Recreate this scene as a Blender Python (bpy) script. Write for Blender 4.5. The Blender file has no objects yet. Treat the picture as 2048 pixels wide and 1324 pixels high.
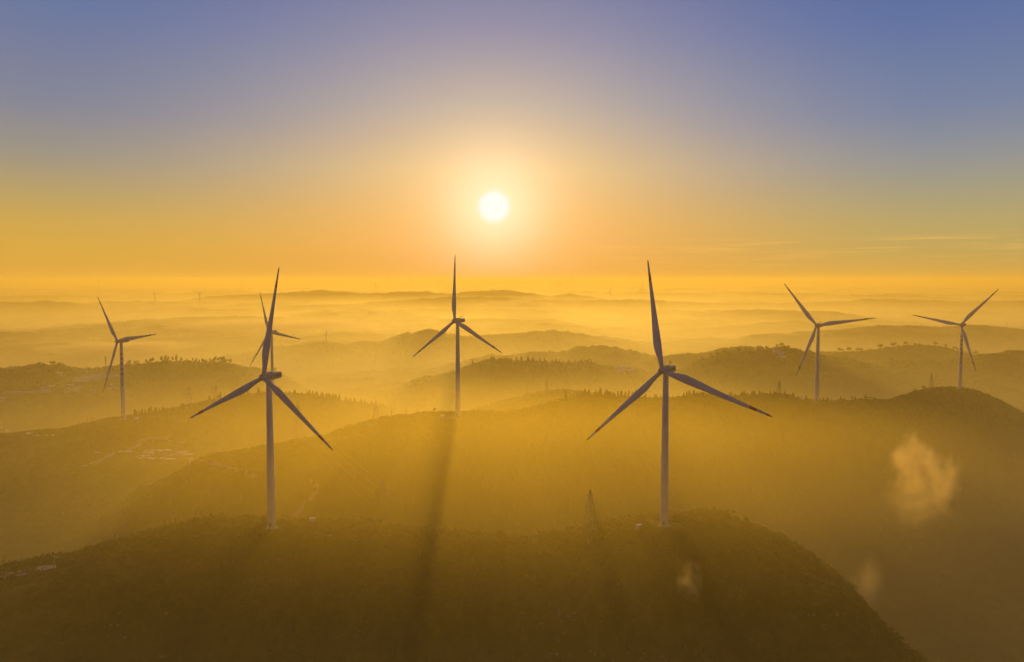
import bpy, bmesh, math, random
import numpy as np
from mathutils import Matrix, Vector

random.seed(7)
rng = np.random.default_rng(7)
sc = bpy.context.scene
COL = sc.collection
R = math.radians
CZ = 300.0                       # camera altitude, metres
F, CX, CY = 1365.0, 1024.0, 632.0  # lens in photo pixels
PITCH = R(3.0)
SUN_AZ, SUN_EL = R(-1.5), R(6.1)

def at(px, py, Y):
    """the point at depth Y metres north of the camera seen at photo pixel (px, py)"""
    u, v = (px - CX) / F, (CY - py) / F
    fy, fz = math.cos(PITCH), -math.sin(PITCH)
    uy, uz = math.sin(PITCH), math.cos(PITCH)
    d = Vector((u, fy + v * uy, fz + v * uz))
    d *= Y / d.y
    return Vector((d.x, d.y, d.z + CZ))

# ------------------------------------------------------------------ materials
def new_mat(name):
    m = bpy.data.materials.new(name); m.use_nodes = True
    return m, m.node_tree, m.node_tree.nodes['Principled BSDF']

def mat_noise(name, c1, c2, scale=1.0, rough=0.8, detail=6, bump=0.0, metallic=0.0, coord='Object', pos=(0.35, 0.65)):
    m, nt, b = new_mat(name)
    tc = nt.nodes.new('ShaderNodeTexCoord')
    n = nt.nodes.new('ShaderNodeTexNoise'); n.inputs['Scale'].default_value = scale; n.inputs['Detail'].default_value = detail
    r = nt.nodes.new('ShaderNodeValToRGB')
    r.color_ramp.elements[0].color = (*c1, 1); r.color_ramp.elements[0].position = pos[0]
    r.color_ramp.elements[1].color = (*c2, 1); r.color_ramp.elements[1].position = pos[1]
    nt.links.new(tc.outputs[coord], n.inputs['Vector']); nt.links.new(n.outputs['Fac'], r.inputs['Fac'])
    nt.links.new(r.outputs['Color'], b.inputs['Base Color'])
    b.inputs['Roughness'].default_value = rough; b.inputs['Metallic'].default_value = metallic
    if bump:
        bp = nt.nodes.new('ShaderNodeBump'); bp.inputs['Strength'].default_value = bump; bp.inputs['Distance'].default_value = 0.3
        nt.links.new(n.outputs['Fac'], bp.inputs['Height']); nt.links.new(bp.outputs['Normal'], b.inputs['Normal'])
    return m

M = {}
M['tower'] = mat_noise('painted_steel', (0.62, 0.62, 0.66), (0.74, 0.74, 0.77), 0.15, 0.8)
M['blade'] = mat_noise('blade_gelcoat', (0.52, 0.56, 0.68), (0.62, 0.66, 0.78), 0.08, 0.75)
M['band'] = mat_noise('red_band', (0.30, 0.06, 0.03), (0.38, 0.09, 0.04), 0.4, 0.5)
M['nacelle'] = mat_noise('nacelle_shell', (0.44, 0.44, 0.45), (0.54, 0.54, 0.55), 0.5, 0.75)
M['letter'] = mat_noise('dark_lettering', (0.035, 0.05, 0.03), (0.06, 0.08, 0.04), 2, 0.6)
M['redletter'] = mat_noise('red_emblem', (0.40, 0.07, 0.03), (0.48, 0.10, 0.04), 2, 0.6)
M['steel'] = mat_noise('galvanised_steel', (0.16, 0.16, 0.16), (0.24, 0.24, 0.23), 1, 0.5, metallic=0.6)
M['wire'] = mat_noise('bare_conductor', (0.45, 0.44, 0.42), (0.6, 0.58, 0.55), 1, 0.3, metallic=0.9)
M['concrete'] = mat_noise('concrete', (0.14, 0.13, 0.10), (0.24, 0.22, 0.18), 1.5, 0.85, bump=0.2)
M['cabinet'] = mat_noise('cabinet_paint', (0.55, 0.55, 0.55), (0.68, 0.68, 0.66), 0.8, 0.5)
M['cabroof'] = mat_noise('cabinet_roof', (0.7, 0.7, 0.7), (0.8, 0.8, 0.8), 0.8, 0.25)
M['dark'] = mat_noise('dark_recess', (0.03, 0.03, 0.03), (0.06, 0.06, 0.06), 2, 0.6)
M['wood'] = mat_noise('weathered_pole', (0.05, 0.04, 0.03), (0.09, 0.07, 0.05), 1.5, 0.85)
M['bark'] = mat_noise('bark', (0.04, 0.03, 0.02), (0.08, 0.06, 0.04), 2, 0.9)
M['needle'] = mat_noise('conifer_needles', (0.018, 0.03, 0.010), (0.05, 0.07, 0.02), 0.8, 0.85)
M['leaf'] = mat_noise('broad_leaves', (0.025, 0.04, 0.012), (0.07, 0.09, 0.025), 0.6, 0.85)
M['shrub'] = mat_noise('shrub_leaves', (0.020, 0.023, 0.004), (0.062, 0.058, 0.012), 0.06, 0.8)
M['grass'] = mat_noise('dry_grass', (0.07, 0.055, 0.014), (0.15, 0.12, 0.035), 0.15, 0.8)
M['rock'] = mat_noise('limestone', (0.10, 0.085, 0.06), (0.22, 0.19, 0.14), 0.5, 0.85, bump=0.4)
M['track'] = mat_noise('dirt_track', (0.34, 0.28, 0.20), (0.55, 0.46, 0.35), 0.25, 0.85, bump=0.3)
M['roof'] = mat_noise('pale_metal_roof', (0.5, 0.5, 0.5), (0.68, 0.66, 0.64), 0.4, 0.35)
for k_ in ('tower', 'blade', 'nacelle'):
    M[k_].node_tree.nodes['Principled BSDF'].inputs['Specular IOR Level'].default_value = 0.2
M['wall'] = mat_noise('house_wall', (0.35, 0.32, 0.28), (0.5, 0.46, 0.4), 0.4, 0.8)
M['lamp'] = mat_noise('lamp_post_paint', (0.6, 0.6, 0.6), (0.72, 0.72, 0.7), 1, 0.3)

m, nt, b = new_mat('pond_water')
b.inputs['Base Color'].default_value = (0.75, 0.72, 0.68, 1); b.inputs['Metallic'].default_value = 0.85; b.inputs['Roughness'].default_value = 0.38  # pale metallic base: bright sky reflection put into the water's colour
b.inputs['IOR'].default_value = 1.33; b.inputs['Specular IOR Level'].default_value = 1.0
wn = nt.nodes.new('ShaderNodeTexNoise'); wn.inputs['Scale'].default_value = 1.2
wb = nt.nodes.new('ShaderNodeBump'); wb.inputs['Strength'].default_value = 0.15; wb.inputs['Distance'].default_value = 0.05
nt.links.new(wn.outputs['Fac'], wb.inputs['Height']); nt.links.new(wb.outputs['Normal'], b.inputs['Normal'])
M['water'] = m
m, nt, b = new_mat('glass_film')
b.inputs['Base Color'].default_value = (0.5, 0.5, 0.48, 1); b.inputs['Roughness'].default_value = 0.25
M['film'] = m

# ground: scrub over soil, pasture patches, rock showing through
m, nt, b = new_mat('scrub_ground')
N = nt.nodes; L = nt.links
tc = N.new('ShaderNodeTexCoord')
def noise(scale, detail=8, rough=0.6):
    n = N.new('ShaderNodeTexNoise'); n.inputs['Scale'].default_value = scale; n.inputs['Detail'].default_value = detail
    n.inputs['Roughness'].default_value = rough; L.new(tc.outputs['Object'], n.inputs['Vector']); return n
def ramp(src, els):
    r = N.new('ShaderNodeValToRGB'); cr = r.color_ramp
    while len(cr.elements) < len(els): cr.elements.new(0.5)
    for e, (p, c) in zip(cr.elements, els): e.position = p; e.color = (*c, 1)
    L.new(src, r.inputs['Fac']); return r
def mix(f, a, c):
    x = N.new('ShaderNodeMix'); x.data_type = 'RGBA'
    L.new(f, x.inputs['Factor']); L.new(a, x.inputs['A']); L.new(c, x.inputs['B']); return x.outputs['Result']
n1 = noise(0.09, 10, 0.7); n2 = noise(0.012, 6); n3 = noise(0.03, 10, 0.75)
scrub = ramp(n1.outputs['Fac'], [(0.3, (0.014, 0.017, 0.003)), (0.5, (0.030, 0.032, 0.006)), (0.72, (0.085, 0.075, 0.018))])
past = ramp(n1.outputs['Fac'], [(0.3, (0.04, 0.04, 0.010)), (0.7, (0.11, 0.095, 0.03))])
f2 = ramp(n2.outputs['Fac'], [(0.48, (0, 0, 0)), (0.62, (1, 1, 1))])
rock = ramp(n1.outputs['Fac'], [(0.35, (0.12, 0.10, 0.08)), (0.65, (0.32, 0.29, 0.24))])
f3 = ramp(n3.outputs['Fac'], [(0.66, (0, 0, 0)), (0.72, (1, 1, 1))])
cc = mix(f2.outputs['Color'], scrub.outputs['Color'], past.outputs['Color'])
cc = mix(f3.outputs['Color'], cc, rock.outputs['Color'])
L.new(cc, b.inputs['Base Color']); b.inputs['Roughness'].default_value = 0.95; b.inputs['Specular IOR Level'].default_value = 0.1
bp = N.new('ShaderNodeBump'); bp.inputs['Strength'].default_value = 0.6; bp.inputs['Distance'].default_value = 1.5
L.new(n1.outputs['Fac'], bp.inputs['Height']); L.new(bp.outputs['Normal'], b.inputs['Normal'])
M['ground'] = m

# ------------------------------------------------------------------ helpers
def tag(o, label=None, cat=None, group=None, kind=None):
    if label: o['label'] = label
    if cat: o['category'] = cat
    if group: o['group'] = group
    if kind: o['kind'] = kind
    return o

def link(o, parent=None):
    COL.objects.link(o)
    if parent is not None: o.parent = parent
    return o

def empty(name, loc, rz=0.0):
    o = bpy.data.objects.new(name, None); o.location = loc; o.rotation_euler = (0, 0, rz)
    o.empty_display_size = 2
    return link(o)

def mesh_np(name, V, Fc, mats, smooth=False, mi=None):
    me = bpy.data.meshes.new(name)
    V = np.asarray(V, dtype=np.float32); Fc = np.asarray(Fc, dtype=np.int32)
    n, k = Fc.shape
    me.vertices.add(len(V)); me.vertices.foreach_set('co', V.ravel())
    me.loops.add(n * k); me.loops.foreach_set('vertex_index', Fc.ravel())
    me.polygons.add(n); me.polygons.foreach_set('loop_start', np.arange(0, n * k, k, dtype=np.int32))
    me.polygons.foreach_set('loop_total', np.full(n, k, dtype=np.int32))
    if smooth: me.polygons.foreach_set('use_smooth', np.ones(n, dtype=bool))
    for m_ in mats: me.materials.append(m_)
    if mi is not None: me.polygons.foreach_set('material_index', np.asarray(mi, dtype=np.int32))
    me.update(calc_edges=True); me.validate()
    return me

class MB:
    """collects simple solids and builds ONE mesh object"""
    def __init__(s): s.v = []; s.f = []; s.m = []; s.mats = []
    def _m(s, mat):
        if mat not in s.mats: s.mats.append(mat)
        return s.mats.index(mat)
    def add(s, v, f, mat):
        o = len(s.v); k = s._m(mat)
        s.v += [tuple(x) for x in v]
        for q in f: s.f.append(tuple(i + o for i in q)); s.m.append(k)
        return s
    def box(s, c, d, mat, M4=None):
        x, y, z = (k / 2 for k in d)
        v = [Vector((i * x, j * y, k * z)) for i in (-1, 1) for j in (-1, 1) for k in (-1, 1)]
        if M4 is not None: v = [M4 @ p for p in v]
        v = [p + Vector(c) for p in v]
        return s.add(v, [(0, 1, 3, 2), (4, 6, 7, 5), (0, 4, 5, 1), (2, 3, 7, 6), (0, 2, 6, 4), (1, 5, 7, 3)], mat)
    def bar(s, a, b, r, mat, n=4, r2=None):
        a, b = Vector(a), Vector(b); d = (b - a)
        q = d.to_track_quat('Z', 'Y').to_matrix()
        r2 = r if r2 is None else r2
        v = []
        for p, rr in ((a, r), (b, r2)):
            for i in range(n):
                t = 2 * math.pi * (i + .5) / n
                v.append(p + q @ Vector((rr * math.cos(t), rr * math.sin(t), 0)))
        f = [(i, (i + 1) % n, n + (i + 1) % n, n + i) for i in range(n)]
        f += [tuple(range(n - 1, -1, -1)), tuple(range(n, 2 * n))]
        return s.add(v, f, mat)
    def lathe(s, prof, mat, n=32, axis='z', M4=None):
        v = []
        for r_, h in prof:
            for i in range(n):
                t = 2 * math.pi * i / n
                p = Vector((r_ * math.cos(t), r_ * math.sin(t), h)) if axis == 'z' else Vector((r_ * math.cos(t), h, -r_ * math.sin(t)))
                v.append(M4 @ p if M4 is not None else p)
        f = []
        for j in range(len(prof) - 1):
            for i in range(n):
                f.append((j * n + i, j * n + (i + 1) % n, (j + 1) * n + (i + 1) % n, (j + 1) * n + i))
        f += [tuple(range(n - 1, -1, -1)), tuple(range((len(prof) - 1) * n, len(prof) * n))]
        return s.add(v, f, mat)
    def mesh(s, name, smooth=False):
        me = bpy.data.meshes.new(name); me.from_pydata(s.v, [], s.f)
        for m_ in s.mats: me.materials.append(m_)
        me.polygons.foreach_set('material_index', s.m)
        if smooth:
            me.polygons.foreach_set('use_smooth', [True] * len(s.f))
            me.update()
            bm = bmesh.new(); bm.from_mesh(me)
            for e in bm.edges:
                if len(e.link_faces) == 2 and e.calc_face_angle(0) > R(35): e.smooth = False
            bm.to_mesh(me); bm.free()
        me.update(); return me
    def build(s, name, parent=None, smooth=False, loc=None):
        o = bpy.data.objects.new(name, s.mesh(name, smooth))
        if loc is not None: o.location = loc
        return link(o, parent)

def copy_tree(o, parent=None):
    c = o.copy(); COL.objects.link(c)
    if parent is not None: c.parent = parent
    for ch in list(o.children): copy_tree(ch, c)
    return c

# ------------------------------------------------------------------ terrain
def vnoise(x, y, seed):
    """smooth value noise, vectorised"""
    xi = np.floor(x).astype(np.int64); yi = np.floor(y).astype(np.int64)
    fx = x - xi; fy = y - yi
    fx = fx * fx * fx * (fx * (fx * 6 - 15) + 10); fy = fy * fy * fy * (fy * (fy * 6 - 15) + 10)
    def h(a, b_):
        n = (a * 374761393 + b_ * 668265263 + seed * 974634777) & 0xffffffff
        n = ((n ^ (n >> 13)) * 1274126177) & 0xffffffff
        return ((n ^ (n >> 16)) & 0xffff) / 65535.0 * 2 - 1
    a = h(xi, yi); b_ = h(xi + 1, yi); c = h(xi, yi + 1); d = h(xi + 1, yi + 1)
    return (a * (1 - fx) + b_ * fx) * (1 - fy) + (c * (1 - fx) + d * fx) * fy
def fbm(x, y, lam, octs, seed, gain=0.5):
    s = 0; a = 1.0
    for o in range(octs):
        s = s + a * vnoise(x / lam + 13.7 * o, y / lam - 7.1 * o, seed + o); a *= gain; lam /= 2.0
    return s

# ridges: (pixel x, pixel y of crest, depth, width of near slope, width of far slope)
RIDGES = [
 [(-260,1235,360,110,70),(-100,1180,368,110,70),(0,1155,376,110,65),(100,1130,386,110,65),(200,1103,398,112,62),(300,1076,412,115,60),(400,1054,421,118,60),(470,1047,425,120,60),(620,1047,422,120,60),
  (700,1051,418,120,60),(780,1059,412,120,60),(860,1064,405,120,60),(960,1073,400,120,60),(1060,1075,402,120,60),(1150,1064,410,120,60),(1200,1051,415,120,60),(1300,1038,420,120,60),(1400,1031,425,120,60),
  (1440,1034,425,120,60),(1500,1060,415,120,60),(1560,1084,400,115,60),(1620,1122,380,110,60),(1680,1172,360,110,60),(1740,1238,335,105,60),(1800,1300,315,100,60),(1900,1390,290,95,60),(2100,1520,260,90,60)],
 # middle ridge carrying the central and right-hand turbines
 [(300,985,560,70,80),(420,915,575,75,80),(500,903,585,80,80),(590,882,600,90,90),(650,875,610,95,90),(700,860,622,100,90),(760,845,635,100,90),(800,837,642,105,90),(860,830,648,110,90),
  (930,829,650,110,90),(1000,827,660,110,90),(1060,817,680,110,90),(1120,801,700,115,90),(1200,791,720,120,90),(1260,798,735,120,90),(1310,806,745,120,90),(1350,804,755,120,90),(1410,793,765,120,90),
  (1500,794,775,120,90),(1570,793,785,120,90),(1640,803,800,125,90),(1760,802,830,130,95),(1800,792,850,135,100),(1850,781,900,150,100),(1910,775,935,160,100),(1950,778,935,160,100),(2000,801,900,150,100),(2060,838,860,140,100),(2200,900,800,130,100),(2500,980,760,120,100)],
 # left ridge with its turbine, wooded crest running right
 [(-300,905,700,200,90),(-100,885,720,220,90),(0,873,735,230,80),(70,870,745,230,80),(130,861,760,240,80),(190,847,780,250,80),(250,836,800,250,80),(310,823,830,230,80),(380,817,860,200,90),(440,809,890,180,90),
  (490,799,920,170,90),(540,795,940,160,90),(620,799,960,160,90),(700,808,975,160,90),(770,820,985,150,90),(850,850,990,140,90),(960,900,990,140,90)],
 [(880,860,900,100,90),(950,825,905,110,90),(1000,808,910,110,90),(1050,794,915,120,90),(1100,786,920,120,90),(1170,787,920,120,90),(1260,800,920,110,90),(1400,860,910,100,90)],
 # ridge beyond, right
 [(1180,830,1200,120,120),(1300,790,1230,130,120),(1350,750,1260,150,130),(1400,724,1290,160,140),(1450,709,1310,170,150),(1500,701,1330,180,150),(1560,699,1340,180,150),(1610,706,1340,180,150),(1680,722,1340,170,150),
  (1750,729,1350,170,150),(1850,730,1360,170,150),(1920,727,1370,180,150),(1970,715,1380,190,150),(2015,706,1390,190,150),(2048,709,1390,190,150),(2200,740,1380,180,150)],
 [(1560,735,1700,150,150),(1620,710,1720,170,150),(1700,706,1740,180,160),(1770,698,1750,190,160),(1810,691,1760,190,160),(1850,695,1760,190,160),(1920,702,1760,180,160),(1990,718,1750,170,160),(2100,740,1750,170,160)],
 [(700,850,1300,120,130),(780,795,1350,140,140),(850,762,1400,150,140),(910,746,1430,160,150),(965,729,1450,170,150),(1000,723,1460,170,150),(1060,727,1460,170,150),(1130,729,1470,160,150),(1165,724,1480,160,150),(1210,735,1480,150,150),(1280,746,1480,150,150),(1350,765,1480,140,140)],
 [(880,745,1880,160,160),(960,722,1900,170,160),(1010,717,1920,180,160),(1060,710,1930,190,170),(1110,708,1950,190,170),(1150,700,1960,190,170),(1190,697,1970,190,170),(1230,697,1970,190,170),(1265,708,1970,180,160),(1310,714,1970,180,160),(1350,728,1970,170,160),(1420,750,1970,160,160)],
 # low wooded plateau, left
 [(-400,745,1250,250,150),(-100,735,1280,260,150),(0,733,1300,270,150),(80,737,1320,270,150),(140,741,1340,270,150),(200,742,1380,260,150),(260,735,1450,240,150),(340,727,1600,250,150),(430,727,1700,250,160),(500,735,1750,250,160),(560,752,1750,240,160),(640,790,1750,230,160)],
 [(420,720,2150,200,200),(500,707,2200,220,200),(560,698,2250,230,200),(640,690,2300,240,200),(740,688,2330,240,200),(800,692,2350,230,200),(880,690,2400,230,200),(960,700,2400,220,200)],
 [(760,690,2750,220,220),(810,668,2780,240,220),(860,662,2800,250,220),(930,671,2800,240,220),(1000,671,2850,240,220),(1050,664,2900,250,230),(1110,665,2900,250,230),(1180,676,2900,240,220),(1280,690,2900,230,220),(1400,708,2900,230,220)],
 [(1340,720,2300,200,200),(1400,706,2350,220,200),(1460,696,2400,230,210),(1500,700,2400,220,210),(1580,715,2400,200,200)],
 [(1420,690,3000,230,230),(1500,677,3000,260,230),(1600,670,3000,260,240),(1700,660,3050,270,240),(1780,655,3050,270,240),(1860,659,3050,270,240),(1930,654,3050,270,240),(1990,655,3050,270,240),(2060,664,3050,260,240),(2250,680,3050,260,240)],
 [(-300,610,4300,400,350),(0,606,4350,420,350),(100,603,4400,420,350),(190,612,4400,400,350),(300,615,4400,380,350),(420,630,4400,350,350)],
 [(300,612,5600,300,300),(420,592,5650,320,300),(480,591,5700,340,300),(560,586,5800,340,300),(640,581,5800,360,300),(690,584,5900,340,300),(740,588,5900,320,300),(800,583,5900,340,300),(845,582,5900,340,300),(890,588,5900,300,300),(950,583,5900,320,300),(1000,580,5900,340,300),(1050,585,5900,320,300),(1100,593,5900,300,300),(1140,588,5900,300,300),(1190,595,5900,300,300),(1260,604,5800,300,300)],
 [(820,600,4700,300,250),(900,594,4750,320,260),(1000,596,4800,320,260),(1100,601,4800,300,250)],
 [(1100,603,4800,400,350),(1250,600,4850,420,350),(1400,606,4900,420,350),(1560,607,4900,420,350),(1640,605,4900,420,350),(1760,609,4900,420,350),(1850,611,4800,420,350),(1960,605,4700,420,350),(2048,604,4700,420,350),(2300,608,4700,420,350)],
]
for _k, _f in ((5, .88), (6, .87), (7, .80), (9, .82), (10, .72), (11, .63), (12, .72)):
    RIDGES[_k] = [(a, b_, Y * _f, wf * .85, wb * .85) for (a, b_, Y, wf, wb) in RIDGES[_k]]
RIDGES[8] = [(a, b_, min(Y * .92, 1210 + (a * .25)), wf * .9, wb * .9) for (a, b_, Y, wf, wb) in RIDGES[8]]
def _prep():
    out = []
    for rg in RIDGES:
        pts = [at(p[0], p[1], p[2]) for p in rg]
        u = np.array([p.x / p.y for p in pts]); z = np.array([p.z for p in pts]); Y = np.array([p[2] for p in rg], float)
        wf = np.array([p[3] for p in rg], float); wb = np.array([p[4] for p in rg], float)
        uu = np.linspace(u[0], u[-1], 600)
        k = max(3, int(600 * 0.008 / (u[-1] - u[0]) * 1.4)) | 1
        g = np.exp(-0.5 * (np.linspace(-2, 2, k)) ** 2); g /= g.sum()
        def sm(a):
            a = np.interp(uu, u, a); p = np.pad(a, k // 2, mode='edge'); return np.convolve(p, g, 'valid')
        out.append((uu, sm(z), sm(Y), sm(wf), sm(wb), u[0], u[-1]))
    return out
_RG = _prep()
PADS = []     # (x, y, z, inner radius, outer radius): levelled ground

def _fine(x, y):
    return fbm(x, y, 60, 3, 41) * 3.0

def H0(x, y):
    x = np.asarray(x, float); y = np.asarray(y, float)
    r = np.hypot(x, y)
    yy = np.maximum(y, 1.0); u = np.where(y > 1, x / yy, np.sign(x) * 9)
    floor = CZ + np.interp(r, [0, 300, 600, 1000, 2000, 4000, 8000, 22000], [-225, -240, -232, -222, -205, -185, -160, -150])
    floor = floor + fbm(x, y, 700, 4, 3) * np.interp(r, [0, 500, 1500, 5000, 22000], [4, 8, 20, 22, 12])
    floor = floor - np.clip((u - 0.35) * 30, 0, 25) * (r < 900)
    best = floor.copy()
    gul = fbm(x, y, 130, 4, 77)
    for (uu, z, Y, wf, wb, u0, u1) in _RG:
        zc = np.interp(u, uu, z); Yc = np.interp(u, uu, Y); a = np.interp(u, uu, wf); b_ = np.interp(u, uu, wb)
        t = y - Yc
        w = np.where(t < 0, a, b_)
        q = np.abs(t) / w
        prof = np.exp(-0.9 * q ** 2.0)
        side = np.clip(1 - np.maximum(u0 - u, u - u1) / 0.12, 0, 1); side = side * side * (3 - 2 * side)
        amp = np.clip(zc - floor, 0, None)
        h = floor + amp * prof * side + gul * np.clip(q, 0, 1.2) * prof * amp * 0.22
        h = np.where(side <= 0, floor, h)
        d = np.clip(1 - np.abs(best - h) / 6.0, 0, 1)          # smooth union
        best = np.maximum(best, h) + d * d * 1.0
    return best + _fine(x, y) * np.interp(r, [0, 350, 1000, 1500, 22000], [0.5, 0.7, 1.0, 2.0, 2.5])

def H(x, y):
    h = H0(x, y)
    for (px, py, pz, ri, ro) in PADS:
        d = np.hypot(np.asarray(x) - px, np.asarray(y) - py)
        k = np.clip((ro - d) / (ro - ri), 0, 1); k = k * k * (3 - 2 * k)
        h = h * (1 - k) + pz * k
    return h
def Hs(x, y): return float(H(np.array([x]), np.array([y]))[0])

def ground_hit(px, py, y0=250, y1=9000):
    """first point of the terrain met by the sight line through a photo pixel"""
    Y = np.geomspace(y0, y1, 3000)
    d = at(px, py, 1.0); dx, dz = d.x, d.z - CZ
    h = H(dx * Y, Y); s = CZ + dz * Y - h
    i = np.argmax(s < 0)
    if s[i] >= 0: return None
    t = Y[i]
    return Vector((dx * t, t, float(h[i])))

# ------------------------------------------------------------------ wind turbines
def blade_mesh(scale=1.0, bands=True):
    S = [0, .025, .06, .10, .14, .18, .22, .27, .33, .40, .48, .56, .64, .72, .80, .801, .865, .866, .91, .95, .951, .98, .994, 1.0]
    ch = lambda s: (1 + .16 * min(1, s * 6)) * float(np.interp(s, [0, .03, .08, .15, .21, .3, .45, .6, .75, .88, .95, .985, 1], [2.3, 2.3, 2.7, 3.8, 4.3, 4.0, 3.1, 2.35, 1.75, 1.25, .95, .6, .12]))
    th = lambda s: float(np.interp(s, [0, .04, .1, .2, .35, .6, 1], [1.0, 1.0, .75, .42, .27, .2, .16]))
    tw = lambda s: R(float(np.interp(s, [0, .1, .25, .5, 1], [14, 14, 9, 4, 0])))
    n = 20; Ln = 63.0 * scale; v = []; f = []; mi = []
    for s in S:
        c = ch(s); t = th(s) * c; blend = min(1, max(0, (s - .03) / .15))
        off = (0.5 - 0.18 * blend)
        z = 1.4 + s * (Ln - 1.4)
        for i in range(n):
            a = 2 * math.pi * i / n
            cx, cy = math.cos(a), math.sin(a)
            x = (cx * 0.5 + 0.5 - (1 - off)) * c      # LE at +x
            yt = cy * 0.5 * t * (1 - blend * 0.75 * max(0, -cx) ** 1.2)
            k = tw(s)
            X = x * math.cos(k) - yt * math.sin(k); Yv = x * math.sin(k) + yt * math.cos(k)
            v.append((X - 0.9 * s * s, Yv + 0.8 * s ** 2.2, z))
    for j in range(len(S) - 1):
        sm = (S[j] + S[j + 1]) / 2
        band = bands and (.80 < sm < .866 or sm > .951)
        for i in range(n):
            f.append((j * n + i, j * n + (i + 1) % n, (j + 1) * n + (i + 1) % n, (j + 1) * n + i)); mi.append(1 if band else 0)
    f += [tuple(range(n - 1, -1, -1)), tuple(range((len(S) - 1) * n, len(S) * n))]; mi += [0, 1 if bands else 0]
    me = bpy.data.meshes.new('blade'); me.from_pydata(v, [], f)
    me.materials.append(M['blade']); me.materials.append(M['band'])
    me.polygons.foreach_set('material_index', mi); me.polygons.foreach_set('use_smooth', [True] * len(f)); me.update()
    return me
BLADE = blade_mesh()

def hub_mesh():
    b_ = MB()
    prof = [(0.01, -3.0), (.55, -2.92), (1.05, -2.65), (1.5, -2.2), (1.85, -1.5), (2.0, -.6), (2.0, .5), (1.9, 1.3), (1.7, 1.7)]
    b_.lathe(prof, M['nacelle'], 36, 'y')
    for k in range(3):
        A = Matrix.Rotation(R(120 * k), 4, 'Y')
        b_.lathe([(1.42, .6), (1.42, 1.95), (1.30, 2.0), (1.30, 2.3)], M['nacelle'], 24, 'z', A)
    return b_.mesh('hub', True)
HUB = hub_mesh()

def nacelle_mesh():
    secs = [(-2.2, 1.55, -1.6, 1.6), (-1.6, 1.8, -2.0, 1.95), (0.5, 1.9, -2.2, 2.1), (3, 1.95, -2.1, 2.1), (6.5, 1.9, -1.75, 2.1), (8.4, 1.8, -1.5, 2.05), (8.8, 1.55, -1.3, 1.8)]
    v = []; f = []; n = 24
    for (y, w, zb, zt) in secs:
        for i in range(n):
            a = 2 * math.pi * i / n
            c, s = math.cos(a), math.sin(a)
            e = 0.2
            X = w * math.copysign(abs(c) ** e, c); zz = math.copysign(abs(s) ** e, s)
            v.append((X, y, (zt + zb) / 2 + zz * (zt - zb) / 2))
    for j in range(len(secs) - 1):
        for i in range(n): f.append((j * n + i, (j + 1) * n + i, (j + 1) * n + (i + 1) % n, j * n + (i + 1) % n))
    f += [tuple(range(n)), tuple(range(len(secs) * n - 1, (len(secs) - 1) * n - 1, -1))]
    b_ = MB(); b_.add(v, f, M['nacelle']); return b_.mesh('nacelle', True)
NAC = nacelle_mesh()
def mast_mesh():
    b_ = MB()
    b_.bar((0.5, 5.2, 2.0), (0.5, 5.2, 4.1), .07, M['dark'], 6); b_.bar((-0.5, 5.2, 2.0), (-0.5, 5.2, 4.1), .07, M['dark'], 6)
    b_.bar((0.5, 3.6, 2.05), (0.5, 5.2, 3.7), .05, M['dark'], 6)
    b_.bar((0.0, 4.2, 4.1), (0.0, 6.5, 4.1), .08, M['dark'], 6); b_.bar((-.9, 5.2, 4.1), (.9, 5.2, 4.1), .07, M['dark'], 6)
    for y in (4.3, 5.2, 6.4):
        b_.bar((0, y, 4.1), (0, y, 4.5), .05, M['dark'], 6); b_.lathe([(.05, 4.5), (.22, 4.55), (.22, 4.68), (.05, 4.75)], M['dark'], 10, 'z', Matrix.Translation((0, y, 0)))
    return b_.mesh('weather_mast')
MAST = mast_mesh()
def hatch_mesh():
    b_ = MB(); b_.box((0, .4, 2.38), (2.2, 3.0, .62), M['nacelle']); b_.box((0, .4, 2.74), (2.4, 3.2, .1), M['nacelle']); return b_.mesh('roof_hatch')
HATCH = hatch_mesh()

def text_mesh(name, body, size, mat, spacing=1.0):
    cu = bpy.data.curves.new(name, 'FONT'); cu.body = body; cu.size = size; cu.align_x = 'CENTER'; cu.align_y = 'CENTER'
    cu.extrude = 0.012; cu.offset = size * 0.02; cu.space_character = spacing
    o = bpy.data.objects.new('tmp', cu); COL.objects.link(o)
    bpy.context.view_layer.update()
    me = bpy.data.meshes.new_from_object(o.evaluated_get(bpy.context.evaluated_depsgraph_get()))
    me.name = name
    bpy.data.objects.remove(o); bpy.data.curves.remove(cu)
    me.materials.clear(); me.materials.append(mat)
    return me
NTEXT = text_mesh('lettering', '\u4e2d\u56fd\u56fd\u7535', 1.75, M['letter'])

def emblem_mesh(r, mat):
    """a ring with a slanting stroke through it, 3 cm proud, in the XY plane"""
    b_ = MB(); n = 28; v = []; f = []
    for z in (0, .03):
        for rr in (r, r * .72):
            for i in range(n):
                t = 2 * math.pi * i / n; v.append((rr * math.cos(t), rr * math.sin(t), z))
    for i in range(n):
        j = (i + 1) % n
        f += [(2 * n + i, 2 * n + j, 3 * n + j, 3 * n + i), (i, j, 2 * n + j, 2 * n + i), (n + j, n + i, 3 * n + i, 3 * n + j)]
    b_.add(v, f, mat); b_.box((0, 0, .018), (r * .4, r * 1.2, .03), mat, Matrix.Rotation(R(-25), 4, 'Z'))
    return b_.mesh('emblem')
EMB = emblem_mesh(.8, M['letter'])

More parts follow.
